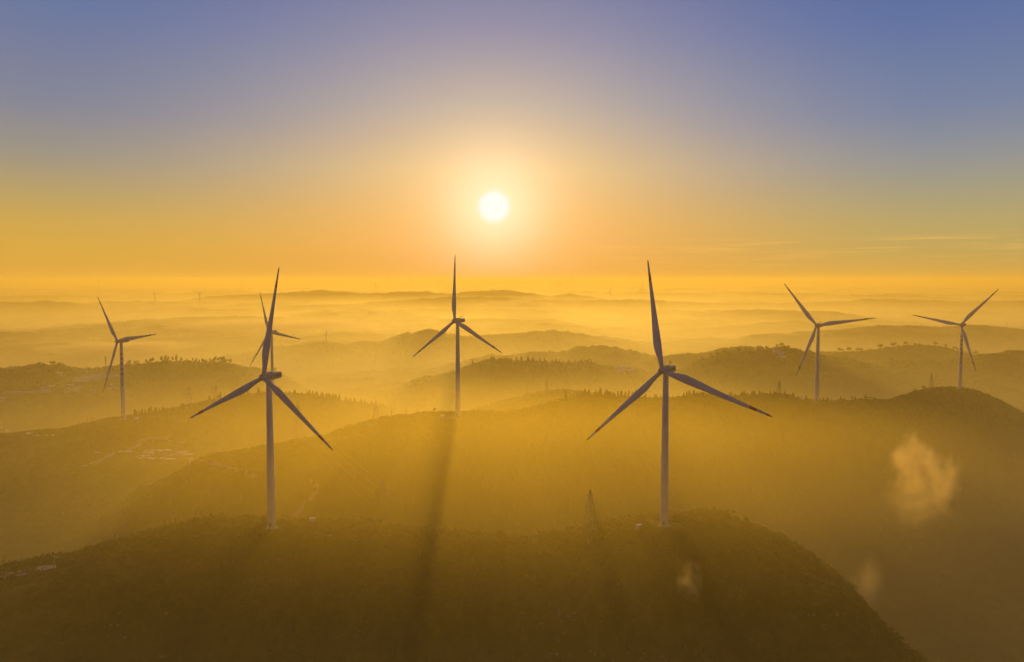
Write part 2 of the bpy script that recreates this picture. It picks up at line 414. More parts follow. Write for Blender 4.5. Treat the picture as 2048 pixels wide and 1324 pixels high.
def tower_mesh(h, r0=2.45, r1=1.6):
    prof = [(r0 + .12, 0), (r0 + .12, .35), (r0, .36)]
    for k, fz in enumerate((.24, .5, .75)):
        z = h * fz; r_ = r0 + (r1 - r0) * (fz ** 1.15)
        prof += [(r_, z - .12), (r_ + .03, z - .11), (r_ + .03, z + .11), (r_, z + .12)]
    prof += [(r1, h - .5), (r1 + .12, h - .45), (r1 + .12, h)]
    b_ = MB(); b_.lathe(prof, M['tower'], 48); return b_.mesh('tower', True)

def turbine(base, hubz, yaw, az, near=True, L=63.0, tilt=5.0, label='', group='wind turbines standing along the ridges', words=None, scale=1.0, tower=None, lean=0.0):
    root = empty('wind_turbine', base, -R(yaw))
    tag(root, label, 'wind turbine', group)
    h = hubz - base.z
    th = (h - 2.1 * scale)
    tw = tower_mesh(th, 2.45 * scale, 1.6 * scale) if tower is None else tower
    to = link(bpy.data.objects.new('tower', tw), root)
    if near:
        # concrete foundation, entrance door and steps
        MB().lathe([(3.9, -1.2), (3.9, -.12), (3.7, 0.02), (2.58, .12), (2.58, .13)], M['concrete'], 40).build('foundation', root)
        d = MB(); a = R(60) - math.pi / 2
        A = Matrix.Rotation(R(25), 4, 'Z')
        d.box((A @ Vector((0, -2.55, 2.6))), (1.1, .16, 2.3), M['dark'], A)
        dd = d.build('door', root)
        s = MB()
        for k in range(5): s.box(A @ Vector((0, -2.9 - .28 * (4 - k), .28 * (k + 1))), (1.3, .3, .08), M['steel'], A)
        s.bar(A @ Vector((.65, -2.7, 2.3)), A @ Vector((.65, -4.1, 1.1)), .04, M['steel']); s.bar(A @ Vector((-.65, -2.7, 2.3)), A @ Vector((-.65, -4.1, 1.1)), .04, M['steel'])
        s.build('steps', root)
    na = link(bpy.data.objects.new('nacelle', NAC), root); na.location = (0, 0, h); na.scale = (scale,) * 3
    if near:
        link(bpy.data.objects.new('roof_hatch', HATCH), na); link(bpy.data.objects.new('weather_mast', MAST), na)
        if words is None:
            for sx in (1, -1):
                t = link(bpy.data.objects.new('lettering', NTEXT), na)
                t.matrix_local = Matrix.Translation((1.935 * sx, 4.9, .1)) @ Matrix.Rotation(R(90) * sx, 4, 'Z') @ Matrix.Rotation(R(90), 4, 'X')
                e = link(bpy.data.objects.new('emblem', EMB), na)
                e.matrix_local = Matrix.Translation((1.96 * sx, 0.1 if sx > 0 else 9.2 - .8, .0)) @ Matrix.Rotation(R(90) * sx, 4, 'Z') @ Matrix.Rotation(R(90), 4, 'X')
                if sx < 0: e.location.y = 0.4
    A = Matrix.Translation((0, -4.3 * scale, h)) @ Matrix.Rotation(R(-tilt), 4, 'X') @ Matrix.Rotation(R(az), 4, 'Y') @ Matrix.Scale(scale, 4)
    hb = link(bpy.data.objects.new('hub', HUB), root); hb.matrix_local = A
    for k in range(3):
        bl = link(bpy.data.objects.new('blade', BLADE), root)
        bl.matrix_local = A @ Matrix.Rotation(R(120 * k), 4, 'Y') @ Matrix.Diagonal((1, 1, L / 63.0, 1))
    if words:
        body, z0, z1, size, facing = words
        n = len(body)
        for k in range(n + 1):
            z = z0 + (z1 - z0) * k / n
            r_ = 2.45 + (1.6 - 2.45) * (z / th) + .05
            A = Matrix.Rotation(R(yaw) + facing, 4, 'Z')
            if k == 0:
                me = EMBR
                o = link(bpy.data.objects.new('emblem', me), to)
            else:
                key = body[k - 1]
                if key not in GLY: GLY[key] = wrap(text_mesh('character', key, size, M['letter']), 1.9)
                o = link(bpy.data.objects.new('character', GLY[key]), to)
            o.matrix_local = A @ Matrix.Translation((0, -r_ + 0, z)) @ Matrix.Rotation(R(90), 4, 'X')
    return root
GLY = {}
def wrap(me, rad):
    bm = bmesh.new(); bm.from_mesh(me)
    for _ in range(2):
        es = [e for e in bm.edges if e.calc_length() > .7]
        if es: bmesh.ops.subdivide_edges(bm, edges=es, cuts=2)
    bmesh.ops.triangulate(bm, faces=bm.faces[:])
    for v in bm.verts:
        a = v.co.x / rad; z = v.co.z
        v.co = Vector(((rad + z) * math.sin(a), v.co.y, (rad + z) * math.cos(a) - rad))
    bm.to_mesh(me); bm.free(); return me
EMBR = wrap(emblem_mesh(1.5, M['redletter']), 1.9)

# (base px, base py, depth, hub py, yaw, rotor angle, label, words)
NEAR = [
 (543.5, 1056, 403, 753.0, 25.5, 4.8, 66.1, 7.6, 'large near wind turbine at left, its upright blade overlapping a fainter turbine behind', None),
 (1328, 1052, 394, 740, 42.0, -13.8, 67.6, 9.5, 'large near wind turbine right of the tallest lattice pylon and a white cabinet', None),
 (916, 834, 640, 641.5, 37, -4.8, 63.5, 6.8, 'mid distance wind turbine standing below the sun with one blade pointing straight up', None),
 (247, 839, 787, 682, 26, -38.3, 66.0, 4.7, 'wind turbine on the left ridge with a column of dark characters down its tower', ('\u56fd\u5bb6\u80fd\u6e90\u96c6\u56e2', 77, 41, 3.3, R(28))),
 (1633, 804, 795, 651, 46.7, -39.5, 64.5, 3.6, 'wind turbine with plain unlettered tower on the right ridge, second from the right', ('', 0, 0, 0, 0)),
 (1919.5, 781, 930, 649.5, 55, 40.8, 64.8, 5.3, 'farthest right wind turbine on the rounded knoll, dark writing on its tower', ('\u56fd\u5bb6\u80fd\u6e90\u96c6\u56e2', 75, 39, 3.3, R(-8))),
]
placed = []
for (bx, by, Y, hy, yaw, az, BL, TL, lab, words) in NEAR:
    p = at(bx, by, Y); hz = at(bx, hy, Y).z
    PADS.append((p.x, p.y, p.z, 7, 20 if Y < 500 else 30))
    placed.append((p, hz, yaw, az, BL, TL, lab, words))
# levelled shelf with the puddles on the left slope
shelf = at(325, 908, 690); PADS.append((shelf.x, shelf.y, shelf.z, 46, 80))
yard = at(60, 1146, 381); PADS.append((yard.x, yard.y, yard.z, 14, 32))

for (p, hz, yaw, az, BL, TL, lab, words) in placed:
    w = words if words and words[0] else (None if words is None else None)
    t = turbine(p + Vector((0, 0, .1)), hz, yaw, az, True, BL, TL, lab, words=w)
# turbine half hidden behind the big one
pe = at(541, 664, 990)
gz = Hs(pe.x, pe.y)
turbine(Vector((pe.x + 1.5, pe.y, gz)), pe.z, 30, -22.5, True, 64.5, 5, 'smaller faint wind turbine half hidden behind the upright blade of the large left turbine')

# far turbines fading in the haze: (hub px, hub py, rotor radius px, rotor angle, yaw)
FAR = [(309.6,588,21,15,60),(400,588,19,60,25),(199,562,13,10,50),(483,560,8,60,10),(549,559,8,55,20),(609,560,8,100,50),(668,560,8,50,20),(732,559,8,5,60),(752,570,13,0,70),(776,559,8,30,40),
 (596,574,10,-20,20),(715,585,10,60,20),(822,563,8,80,20),(828,573,10,20,55),(878,563,8,60,20),(896,576,12,55,40),(930,565.5,8,10,20),(954,578,11,-10,30),(982,564,9,0,30),(986,580,10,-20,40),
 (1018,576,11,0,65),(1035,564,9,60,20),(1064,581,12,60,25),(1118,568,10,-30,20),(1132,560,10,-5,20),(1145,557,9,90,40),(1115,590,11,25,50),(1188,588,12,58,20),(1220,584.5,17,22,25),
 (1268,575,12,-20,40),(1284,579,16,3,25),(1336.6,585,14,-6,20),(1386,587,13,-12,40),(1428,584,14,5,20),(1478,598,14,8,20),(1553,589,15,-35,25),(1567,593,16,-3,15),(1605,596,16,55,20),
 (1699,592,15,25,20),(1868,603,13,-3,25),(1890.5,596,14,15,20)]
FT = tower_mesh(88, 2.3, 1.5)
PLACE = [(0, 'left of the tall left turbine'), ]
for i, (hx, hy, rp, az, yaw) in enumerate(FAR):
    Y = 63 * F / rp; s = 1.0
    if Y > 6600: s = 6600 / Y; Y = 6600
    p = at(hx, hy, Y)
    g = Hs(p.x, p.y)
    hh = 90 * s
    basez = min(p.z - hh, p.z - 20)
    tower = FT
    h = p.z - basez
    ext = max(0.0, basez - g)
    if ext > 2 or s != 1.0: tower = tower_mesh(p.z - min(basez, g) - 2, 2.3 * s, 1.5 * s)
    base = Vector((p.x, p.y, min(basez, g) if (ext > 2 or s != 1) else basez))
    big = rp >= 11
    if hx < 450: lab = 'faint distant wind turbine in the haze far behind the left ridge'; grp = 'distant turbines in the haze at left'
    elif hx < 800: lab = 'tiny distant wind turbine near the horizon, right of the large left turbine'; grp = 'distant turbines on the left horizon'
    elif hx < 1160: lab = 'tiny distant wind turbine near the horizon under the sun'; grp = 'distant turbines below the sun'
    elif hx < 1500: lab = 'faint distant wind turbine in the haze around the large right turbine'; grp = 'distant turbines at centre right'
    else: lab = 'faint distant wind turbine in the haze behind the right ridge turbines'; grp = 'distant turbines at right'
    turbine(base, p.z, yaw, az, False, 63.0, 5, lab, grp, scale=s, tower=tower)

# ------------------------------------------------------------------ ground sheet
def build_ground():
    front = np.linspace(R(-44), R(44), 1150)
    side = np.linspace(R(44), R(360 - 44), 150)[1:-1]
    az = np.concatenate([front, side]); na_ = len(az)
    rr = np.concatenate([[20, 60, 110, 160, 200], np.geomspace(225, 700, 330), np.geomspace(704, 3200, 300)[0:], np.geomspace(3230, 20000, 130)])
    A, RR = np.meshgrid(az, rr)
    X = RR * np.sin(A); Y = RR * np.cos(A)
    Z = H(X.ravel(), Y.ravel()).reshape(X.shape)
    # tree canopy and tussock relief
    c = np.abs(fbm(X, Y, 7, 2, 301)) * np.interp(RR, [0, 450, 700, 3000, 20000], [1.2, 1.5, 2.6, 4, 5])
    keep = np.ones_like(c)
    for (px, py, pz, ri, ro) in PADS: keep *= np.clip((np.hypot(X - px, Y - py) - ri) / (ro - ri), 0, 1)
    Z = Z + c * keep
    V = np.stack([X, Y, Z], -1).reshape(-1, 3)
    nr = len(rr)
    i, j = np.meshgrid(np.arange(nr - 1), np.arange(na_), indexing='ij'); j2 = (j + 1) % na_
    Fc = np.stack([i * na_ + j, (i + 1) * na_ + j, (i + 1) * na_ + j2, i * na_ + j2], -1).reshape(-1, 4)
    V = np.vstack([V, [[0, 0, float(Z[0].mean())]]])
    me = mesh_np('ground', V, Fc, [M['ground']], smooth=True)
    o = link(bpy.data.objects.new('ground', me))
    # close the centre
    k = MB(); c0 = V[:na_]
    return tag(o, kind='structure')
build_ground()
print('ground z range', float(min(v.co.z for v in bpy.data.objects['ground'].data.vertices)))

def drape(pts, width, name, mat, lift=.35, step=2.0):
    """a strip of track laid over the ground through world points"""
    P = [Vector((p[0], p[1], 0)) for p in pts]; line = []
    for a, b_ in zip(P[:-1], P[1:]):
        n = max(2, int((b_ - a).length / step)); line += [a.lerp(b_, k / n) for k in range(n)]
    line.append(P[-1]); v = []; f = []
    for k, p in enumerate(line):
        t = (line[min(k + 3, len(line) - 1)] - line[max(k - 3, 0)]).normalized(); s = Vector((-t.y, t.x, 0))
        w = width * (1 + .18 * math.sin(k * .7) + .1 * random.uniform(-1, 1)) / 2
        for e in range(5):
            q = p + s * w * (e - 2) / 2; v.append((q.x, q.y, Hs(q.x, q.y) + lift))
        if k:
            for e in range(4): f.append(((k - 1) * 5 + e, (k - 1) * 5 + e + 1, k * 5 + e + 1, k * 5 + e))
    me = bpy.data.meshes.new(name); me.from_pydata(v, [], f); me.materials.append(mat); me.update()
    return tag(link(bpy.data.objects.new(name, me)), kind='structure')

def hits(L_): return [p for p in (ground_hit(*q) for q in L_) if p is not None]
tr = hits([(-40, 1160), (30, 1150), (80, 1140), (112, 1133)])
print('track', tr)
drape(tr, 9, 'dirt_road', M['track'], .5)
drape(hits([(588, 1034), (598, 1024), (608, 1012), (622, 1000), (630, 988), (633, 975), (620, 962)]), 3.6, 'dirt_road', M['track'], .7)
drape(hits([(150, 938), (195, 925), (230, 907), (255, 903), (272, 895), (284, 884), (300, 877), (335, 879), (370, 888)]), 5.0, 'dirt_road', M['track'], .8)
drape(hits([(380, 917), (400, 922), (425, 928), (450, 935), (470, 941), (490, 946), (510, 955)]), 4.2, 'dirt_road', M['track'], .8)
drape(hits([(0, 845), (6, 858), (20, 868), (60, 874), (110, 872)]), 5, 'dirt_road', M['track'], 1.0)

# puddles on the levelled shelf
def puddle(px, py, w, d, rot, seed):
    Y = 690.0
    t = (shelf.z - CZ); dd = at(px, py, 1.0); Yp = t / (dd.z - CZ)
    c = Vector((dd.x * Yp, Yp, Hs(dd.x * Yp, Yp) + (.12 if abs(px - 325) < 60 else 1.3)))
    w *= 1.35; d *= 1.35; rs = random.Random(seed); n = 40; v = []
    ph = [rs.uniform(0, 6.28) for _ in range(4)]
    for i in range(n):
        a = 2 * math.pi * i / n
        q = 1 + .22 * math.sin(2 * a + ph[0]) + .16 * math.sin(3 * a + ph[1]) + .1 * math.sin(5 * a + ph[2])
        x, y = w / 2 * q * math.cos(a), d / 2 * q * math.sin(a)
        v.append((x * math.cos(rot) - y * math.sin(rot), x * math.sin(rot) + y * math.cos(rot), 0))
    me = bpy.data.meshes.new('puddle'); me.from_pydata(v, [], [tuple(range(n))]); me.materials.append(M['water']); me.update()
    o = link(bpy.data.objects.new('water', me)); o.location = c
    return tag(o, kind='structure')
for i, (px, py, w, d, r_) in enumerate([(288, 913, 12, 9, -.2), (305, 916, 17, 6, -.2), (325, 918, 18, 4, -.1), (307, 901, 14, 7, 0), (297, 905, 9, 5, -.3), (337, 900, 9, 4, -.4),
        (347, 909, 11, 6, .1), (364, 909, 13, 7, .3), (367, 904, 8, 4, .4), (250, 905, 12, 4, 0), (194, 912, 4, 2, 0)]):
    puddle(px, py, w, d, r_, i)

# ------------------------------------------------------------------ pylons, poles, wires
def pylon(h, arms=((.62, 5.5), (.78, 4.2)), name='lattice_pylon', loc=(0, 0, 0), rz=0, base=None, th=1.0, tri=False):
    root = empty(name, loc, rz)
    w0 = h * .115 if base is None else base
    w = lambda z: (w0 * (1 - z / h) + .28) if z < h * .62 else (w0 * .38 * (1 - (z / h - .62) / .38) + .28)
    zs = [0]; 
    while zs[-1] < h * .97: zs.append(min(h * .97, zs[-1] + max(1.3, 2.0 * w(zs[-1]))))
    b_ = MB(); r_ = .15 * th
    for a, c in ((1, 1), (1, -1), (-1, -1), (-1, 1)):
        for z0, z1 in zip(zs[:-1], zs[1:]): b_.bar((a * w(z0), c * w(z0), z0), (a * w(z1), c * w(z1), z1), r_, M['steel'])
        b_.bar((a * w(zs[-1]), c * w(zs[-1]), zs[-1]), (0, 0, h), r_, M['steel'])
    corners = [(1, 1), (1, -1), (-1, -1), (-1, 1)]
    for z0, z1 in zip(zs[:-1], zs[1:]):
        for k in range(4):
            a, c = corners[k], corners[(k + 1) % 4]
            b_.bar((a[0] * w(z0), a[1] * w(z0), z0), (c[0] * w(z1), c[1] * w(z1), z1), r_ * .6, M['steel'])
            b_.bar((c[0] * w(z0), c[1] * w(z0), z0), (a[0] * w(z1), a[1] * w(z1), z1), r_ * .6, M['steel'])
            b_.bar((a[0] * w(z1), a[1] * w(z1), z1), (c[0] * w(z1), c[1] * w(z1), z1), r_ * .6, M['steel'])
    b_.build('lattice_body', root)
    for (fz, L_) in arms:
        z = h * fz
        for s in ((-1, 1) if not tri else (-1, 1)):
            c = MB(); ww = w(z)
            c.bar((s * ww, ww, z), (s * L_, 0, z + .2), r_ * .7, M['steel']); c.bar((s * ww, -ww, z), (s * L_, 0, z + .2), r_ * .7, M['steel'])
            c.bar((s * w(z + 1.2), 0, z + 1.3), (s * L_, 0, z + .25), r_ * .7, M['steel'])
            c.bar((s * ww * .5 + s * L_ * .5, ww * .4, z + .1), (s * ww * .5 + s * L_ * .5, 0, z + .8), r_ * .5, M['steel'])
            ca = c.build('crossarm', root)
            ins = MB()
            for k in range(6): ins.lathe([(.04, -.2 * k), (.14, -.05 - .2 * k), (.04, -.1 - .2 * k)], M['cabinet'], 8, 'z', Matrix.Translation((s * L_, 0, z)))
            ins.build('insulator', ca)
    return root
PG = 'lattice pylons along the ridges'
def put_pylon(px, py_top, py_base, Y, label, rz=0.3, arms=((.62, 5.0), (.80, 3.6)), th=1.0, ground=True, name='lattice_pylon'):
    p = at(px, py_base, Y); top = at(px, py_top, Y)
    g = Hs(p.x, p.y)
    z0 = g - .3; h = top.z - z0
    k = h / 25
    o = pylon(h, [(a, l * k) for a, l in arms], name, (p.x, p.y, z0), rz, th=th)
    tag(o, label, 'pylon' if 'pylon' in name else 'mast', PG if 'pylon' in name else None)
    return o, h
py1, h1 = put_pylon(1180, 978, 1062, 398, 'tall lattice pylon on the near hill left of the white cabinet and large right turbine', .5, ((.45, 4.2), (.68, 3.4), (.88, 2.2)), th=1.05)
py2, h2 = put_pylon(767, 956, 1062, 455, 'lattice pylon rising from behind the near hill with wires running off to the upper left', .6, ((.45, 3.8), (.66, 4.6), (.82, 3.6)), th=.75)
py3, h3 = put_pylon(596, 804, 884, 600, 'faint lattice pylon right behind the lower right blade of the large left turbine', .8, ((.62, 4), (.8, 3.6)), .9)
put_pylon(752, 801, 845, 634, 'lattice pylon on the skyline of the middle ridge, left of the central turbine', .3, ((.6, 4.5), (.8, 3.6)), .8)
put_pylon(378, 773, 819, 850, 'left and tallest of three distant pylons above the blade tip of the large left turbine', .4, ((.55, 5), (.7, 5), (.85, 4)))
put_pylon(433, 770, 809, 880, 'right one of three distant pylons just above the left pointing blade', .4, ((.6, 4.5), (.78, 3.8)))
put_pylon(420, 792, 811, 868, 'shortest of three distant pylons, middle one above the left pointing blade', .4, ((.6, 4.5), (.78, 3.8)))
put_pylon(1094, 760, 786, 915, 'small lattice pylon on the hill crest right of the central turbine', .3, ((.55, 4.5), (.78, 3.8)), 1.3)
put_pylon(1558, 761, 793, 780, 'lattice pylon on the right ridge, left of the plain tower turbine', .4, ((.5, 4.5), (.72, 3.8)), 1.1)
put_pylon(1862, 746, 779, 905, 'lattice pylon on the knoll just left of the farthest right turbine', .5, ((.5, 4.5), (.72, 3.8)), 1.1)
def telecom(px, pt, pb, Y, label):
    p = at(px, pb, Y); g = Hs(p.x, p.y); h = at(px, pt, Y).z - g
    root = empty('telecom_mast', (p.x, p.y, g)); tag(root, label, 'mast', 'distant telecom masts')
    MB().bar((0, 0, -.3), (0, 0, h), 1.0, M['steel'], 8, .45).build('pole', root)
    a = MB()
    for z in (h * .8, h * .92):
        a.lathe([(1.6, z), (1.6, z + .25)], M['steel'], 12)
        for k in range(3): a.box((1.7 * math.cos(k * 2.1), 1.7 * math.sin(k * 2.1), z + 1.2), (.5, .5, 2.4), M['cabinet'])
    a.build('antenna_platform', root)
telecom(653, 659, 689, 1690, 'thin telecom mast on a far ridge between the large left and central turbines')
telecom(2014, 645, 656, 2190, 'faint mast on the far ridge right of the farthest right turbine')
telecom(212, 712, 740, 1190, 'faint mast behind the left ridge turbine at its hanging blade')

def wires():
    b_ = MB()
    m1 = py2.matrix_world
    def endpoints(root, h, arm):  # crossarm tips
        A = Matrix.Translation(root.location) @ Matrix.Rotation(root.rotation_euler.z, 4, 'Z')
        return [A @ Vector((s * l * h / 25, 0, h * fz)) for fz, l in arm for s in (-1, 1)]
    e2 = endpoints(py2, h2, ((.66, 4.6), (.82, 3.6))); e3 = endpoints(py3, h3, ((.62, 4), (.8, 3.6)))
    e1 = endpoints(py1, h1, ((.68, 3.4), (.88, 2.2)))
    k = 0
    for A_, B_ in ((e2, e3),):
        for p, q in zip(A_, B_):
            w = MB(); n = 22; prev = None
            for i in range(n + 1):
                t = i / n; x = p.lerp(q, t); x.z -= 4 * 5.0 * t * (1 - t)
                if prev is not None: w.bar(prev, x, .045, M['wire'], 4)
                prev = x.copy()
            o = w.build('power_line'); k += 1
            tag(o, ['pale power line strung from the lower left arm of the pylon behind the near hill', 'pale power line strung from the lower right arm of the pylon behind the near hill',
                    'pale power line strung from the upper left arm of the pylon behind the near hill', 'pale power line strung from the upper right arm of the pylon behind the near hill'][k - 1], 'power line', 'power lines of the pylon behind the near hill')
wires()

def poles(px_list, pt, pb, Y, name, label, cross=True, grp=None, r_=.26):
    c = at(sum(p[0] for p in px_list) / len(px_list), pb, Y)
    root = empty(name, (c.x, c.y, Hs(c.x, c.y)))
    tag(root, label, 'utility pole', grp)
    tops = []
    for (px, top, bot) in px_list:
        p = at(px, bot, Y); g = Hs(p.x, p.y); t = at(px, top, Y).z
        t = max(t, g + (8.0 if Y < 500 else 7.0))
        MB().bar((p.x - c.x, 0, g - root.location.z - .3), (p.x - c.x, 0, t - root.location.z), r_, M['wood'], 8, r_ * .7).build('pole', root)
        tops.append(Vector((p.x - c.x, 0, t - root.location.z)))
    if cross:
        x = MB(); zz = min(t.z for t in tops) - .15
        x.box(((tops[0].x + tops[-1].x) / 2, .18, zz), (abs(tops[-1].x - tops[0].x) + 2.6, .14, .16), M['concrete'])
        x.build('crossarm', root)
        ins = MB()
        for t in (tops[0].x - 1.1, (tops[0].x + tops[-1].x) / 2, tops[-1].x + 1.1):
            ins.bar((t, .18, zz + .02), (t - .5, -.4, zz - .7), .07, M['cabinet'], 8)
        ins.build('insulator', root)
    return root
UG = 'utility poles along the hill edge'
poles([(230, 1071, 1096), (243, 1071, 1092)], 0, 1094, 402, 'utility_pole', 'two legged wooden utility pole on the near hill edge, lowest and leftmost frame', True, UG)
poles([(392.5, 1024, 1054), (404.5, 1025, 1052)], 0, 1053, 421, 'utility_pole', 'two legged utility pole with bright insulators closest to the large left turbine', True, UG)
for px, t, lab in ((330, 1043, 'left of three bare poles'), (340.5, 1045, 'middle of three bare poles'), (351.5, 1046, 'right of three bare poles')):
    poles([(px, t, 1068)], 0, 1068, 416, 'utility_pole', lab + ' standing together on the near hill edge', False, UG)
poles([(175, 834, 846), (184, 834, 845)], 0, 845, 776, 'utility_pole', 'small two legged utility pole on the left ridge, left of the lettered turbine', True, UG, .34)
poles([(157, 843, 852)], 0, 852, 770, 'utility_pole', 'single faint pole on the left ridge, left of the small two legged pole', False, UG, .34)
for px, t, b_, Y, lab in ((745, 831, 848, 632, 'single pole beside the skyline pylon of the middle ridge'), (719, 842, 856, 625, 'single pole left of the skyline pylon, lowest on the middle ridge'),
        (783, 821, 841, 639, 'single pole on the middle ridge right of the skyline pylon'), (813, 827, 837, 644, 'single pole on the middle ridge nearest the lone round tree'), (610, 870, 882, 603, 'short pole at the foot of the faint pylon on the middle ridge')):
    poles([(px, t, b_)], 0, b_, Y, 'utility_pole', lab, False, UG, .30)
# white lamp post on the road
p = ground_hit(109, 1134) or at(109, 1134, 450)
lp = empty('street_lamp', p); tag(lp, 'pale solar street lamp post at the end of the dirt road on the lower left', 'street lamp')
MB().bar((0, 0, -.3), (0, 0, 6.6), .12, M['lamp'], 10, .08).build('post', lp)
q = MB(); q.box((0, 0, 6.75), (1.5, .9, .08), M['lamp'], Matrix.Rotation(R(-25), 4, 'X')); q.build('solar_panel', lp)
q = MB(); q.bar((0, 0, 6.0), (-.9, -.2, 6.3), .05, M['lamp'], 6); q.box((-1.1, -.25, 6.32), (.6, .25, .1), M['lamp']); q.build('lamp_head', lp)

# ------------------------------------------------------------------ transformer cabinets
def cabinet(px, py, Y, label, s=1.0, rz=.25):
    p = at(px, py, Y); g = Hs(p.x, p.y) + .35
    root = empty('transformer_cabinet', (p.x, p.y, g), rz); tag(root, label, 'cabinet', 'transformer cabinets beside the turbines')
    MB().box((0, 0, .1), (3.8 * s, 2.8 * s, .5), M['concrete']).build('plinth', root)
    MB().box((0, 0, .35 + 1.15 * s), (3.2 * s, 2.2 * s, 2.3 * s), M['cabinet']).build('body', root)
    MB().box((0, 0, .35 + 2.3 * s + .09), (3.5 * s, 2.5 * s, .18), M['cabroof'], Matrix.Rotation(R(4), 4, 'X')).build('roof', root)
    for sx in (-1, 1):
        d = MB().box((sx * .78 * s, -1.1 * s - .02, .35 + 1.1 * s), (1.4 * s, .04, 1.9 * s), M['cabinet']).build('door', root)
        MB().box((sx * .2 * s, -1.1 * s - .06, .35 + 1.1 * s), (.06, .05, .3), M['dark']).build('handle', d)
cabinet(625, 1046, 424, 'white transformer cabinet on the near hill right of the large left turbine', 1.0, .1)
cabinet(1278, 1058, 398, 'white transformer cabinet between the near pylon and the large right turbine', 1.0, .5)
cabinet(885, 838, 634, 'tiny pale cabinet on the middle ridge left of the central turbine foot', 1.1, .1)
cabinet(273, 842, 782, 'pale cabinet on the left ridge beside the lettered turbine foot', 1.3, .2)
cabinet(1604, 803, 786, 'tiny pale cabinet on the right ridge beside the plain tower turbine', 1.2, .2)

# ------------------------------------------------------------------ houses
def house(px, py, Y, w, d, h, label, rz, grp='village roofs', flat=False):
    p = at(px, py, Y); g = Hs(p.x, p.y) + 2.0
    root = empty('house', (p.x, p.y, g), rz); tag(root, label, 'house', grp)
    MB().box((0, 0, h / 2 - 1), (w, d, h + 2), M['wall']).build('wall', root)
    rf = MB()
    if flat: rf.box((0, 0, h + .15), (w + .6, d + .6, .3), M['roof'])
    else:
        W, D = w / 2 + .5, d / 2 + .6; rh = d * .28
        v = [(-W, -D, h), (W, -D, h), (W, D, h), (-W, D, h), (-W, 0, h + rh), (W, 0, h + rh)]
        rf.add(v, [(0, 1, 5, 4), (2, 3, 4, 5), (0, 4, 3), (1, 2, 5), (0, 3, 2, 1)], M['roof'])
    rf.build('roof', root)
    for k in range(3):
        MB().box((-w / 2 + w * (k + .5) / 3, -d / 2 - .03, h * .55), (1.2, .08, 1.3), M['dark']).build('window', root)
rv = random.Random(4)
VIL = [(93, 786, 'left valley'), (88, 783, ''), (103, 779, ''), (135, 786, ''), (150, 786, ''), (158, 782, ''), (140, 776, ''), (187, 787, ''), (222, 783, ''), (228, 776, ''), (118, 752, ''), (170, 744, ''), (5, 803, '')]
for i, (px, py, _) in enumerate(VIL):
    q = ground_hit(px, py, 600)
    Y = q.y if q else 1100
    house(px, py, Y, rv.uniform(6, 11), rv.uniform(5, 7), rv.uniform(2.8, 4), 'small pale roofed house among the village houses in the left valley', rv.uniform(-.5, .5), 'village houses in the left valley', flat=i % 2 == 0)
for (px, py, Y) in ((1237, 741, 1455), (1250, 743, 1450), (1262, 747, 1440), (1243, 748, 1430)):
    q = ground_hit(px, py, 1100); Y = q.y if q else Y
    house(px, py, Y, 15, 8, 5, 'pale roofed house on the misty slope right behind the large right turbine hub', rv.uniform(-.3, .3), 'hillside houses behind the right turbine')
for (px, py, Y) in ((1553, 709, 1310), (1560, 713, 1300), (1562, 721, 1290)):
    q = ground_hit(px, py, 1000); Y = q.y if q else Y
    house(px, py, Y, 13, 8, 4.5, 'pale roofed house on the right hillside below its skyline', rv.uniform(-.3, .3), 'houses on the right hillside')
# long greenhouse tunnels
def greenhouse(px, py, L_, label, grp, rz=0.05, w=5.5):
    q = ground_hit(px, py, 600); Y = q.y if q else 1100
    p = at(px, py, Y); root = empty('greenhouse', (p.x, p.y, Hs(p.x, p.y) + 1.5), rz); tag(root, label, 'greenhouse', grp)
    v = []; f = []; n = 9
    for x in (-L_ / 2, L_ / 2):
        for i in range(n):
            a = math.pi * i / (n - 1); v.append((x, -w / 2 * math.cos(a), 3.2 * math.sin(a)))
    for i in range(n - 1): f.append((i, i + 1, n + i + 1, n + i))
    f += [tuple(range(n - 1, -1, -1)), tuple(range(n, 2 * n))]
    MB().add(v, f, M['film']).build('cover', root)
    b_ = MB()
    for k in range(2): b_.box((-L_ / 2 * (1 - 2 * k), 0, 1.1), (.2, 2, 2.2), M['steel'])
    b_.build('door', root)
for k in range(5): greenhouse(148 + 16 * k, 766 - 3 * k, 52, 'long low greenhouse tunnel in the stepped row behind the left ridge turbine', 'greenhouse tunnels', .03)
for k in range(3): greenhouse(28 + 27 * k, 789 - k * .8, 26, 'bright greenhouse at the edge of the left valley near the picture edge', 'bright greenhouses at left', .03, 7)

# ------------------------------------------------------------------ trees
def leaf_cloud(centres, radii, per, size, seed, flat=1.0):
    r_ = np.random.default_rng(seed); V = []; Fc = []
    for c, rad in zip(centres, radii):
        n = per
        d = r_.normal(size=(n, 3)); d /= np.linalg.norm(d, axis=1)[:, None]
        p = np.array(c) + d * (rad * r_.uniform(.55, 1.05, (n, 1))) * np.array([1, 1, flat])
        a = r_.normal(size=(n, 3)); a /= np.linalg.norm(a, axis=1)[:, None]
        b_ = np.cross(a, r_.normal(size=(n, 3))); b_ /= np.linalg.norm(b_, axis=1)[:, None]
        s = size * r_.uniform(.6, 1.3, (n, 1))
        o = len(V) * 0 + sum(len(x) for x in V)
        q = np.stack([p - a * s, p + b_ * s, p + a * s, p - b_ * s], 1).reshape(-1, 3)
        V.append(q); Fc.append(np.arange(n * 4).reshape(-1, 4) + o)
    return np.vstack(V), np.vstack(Fc)

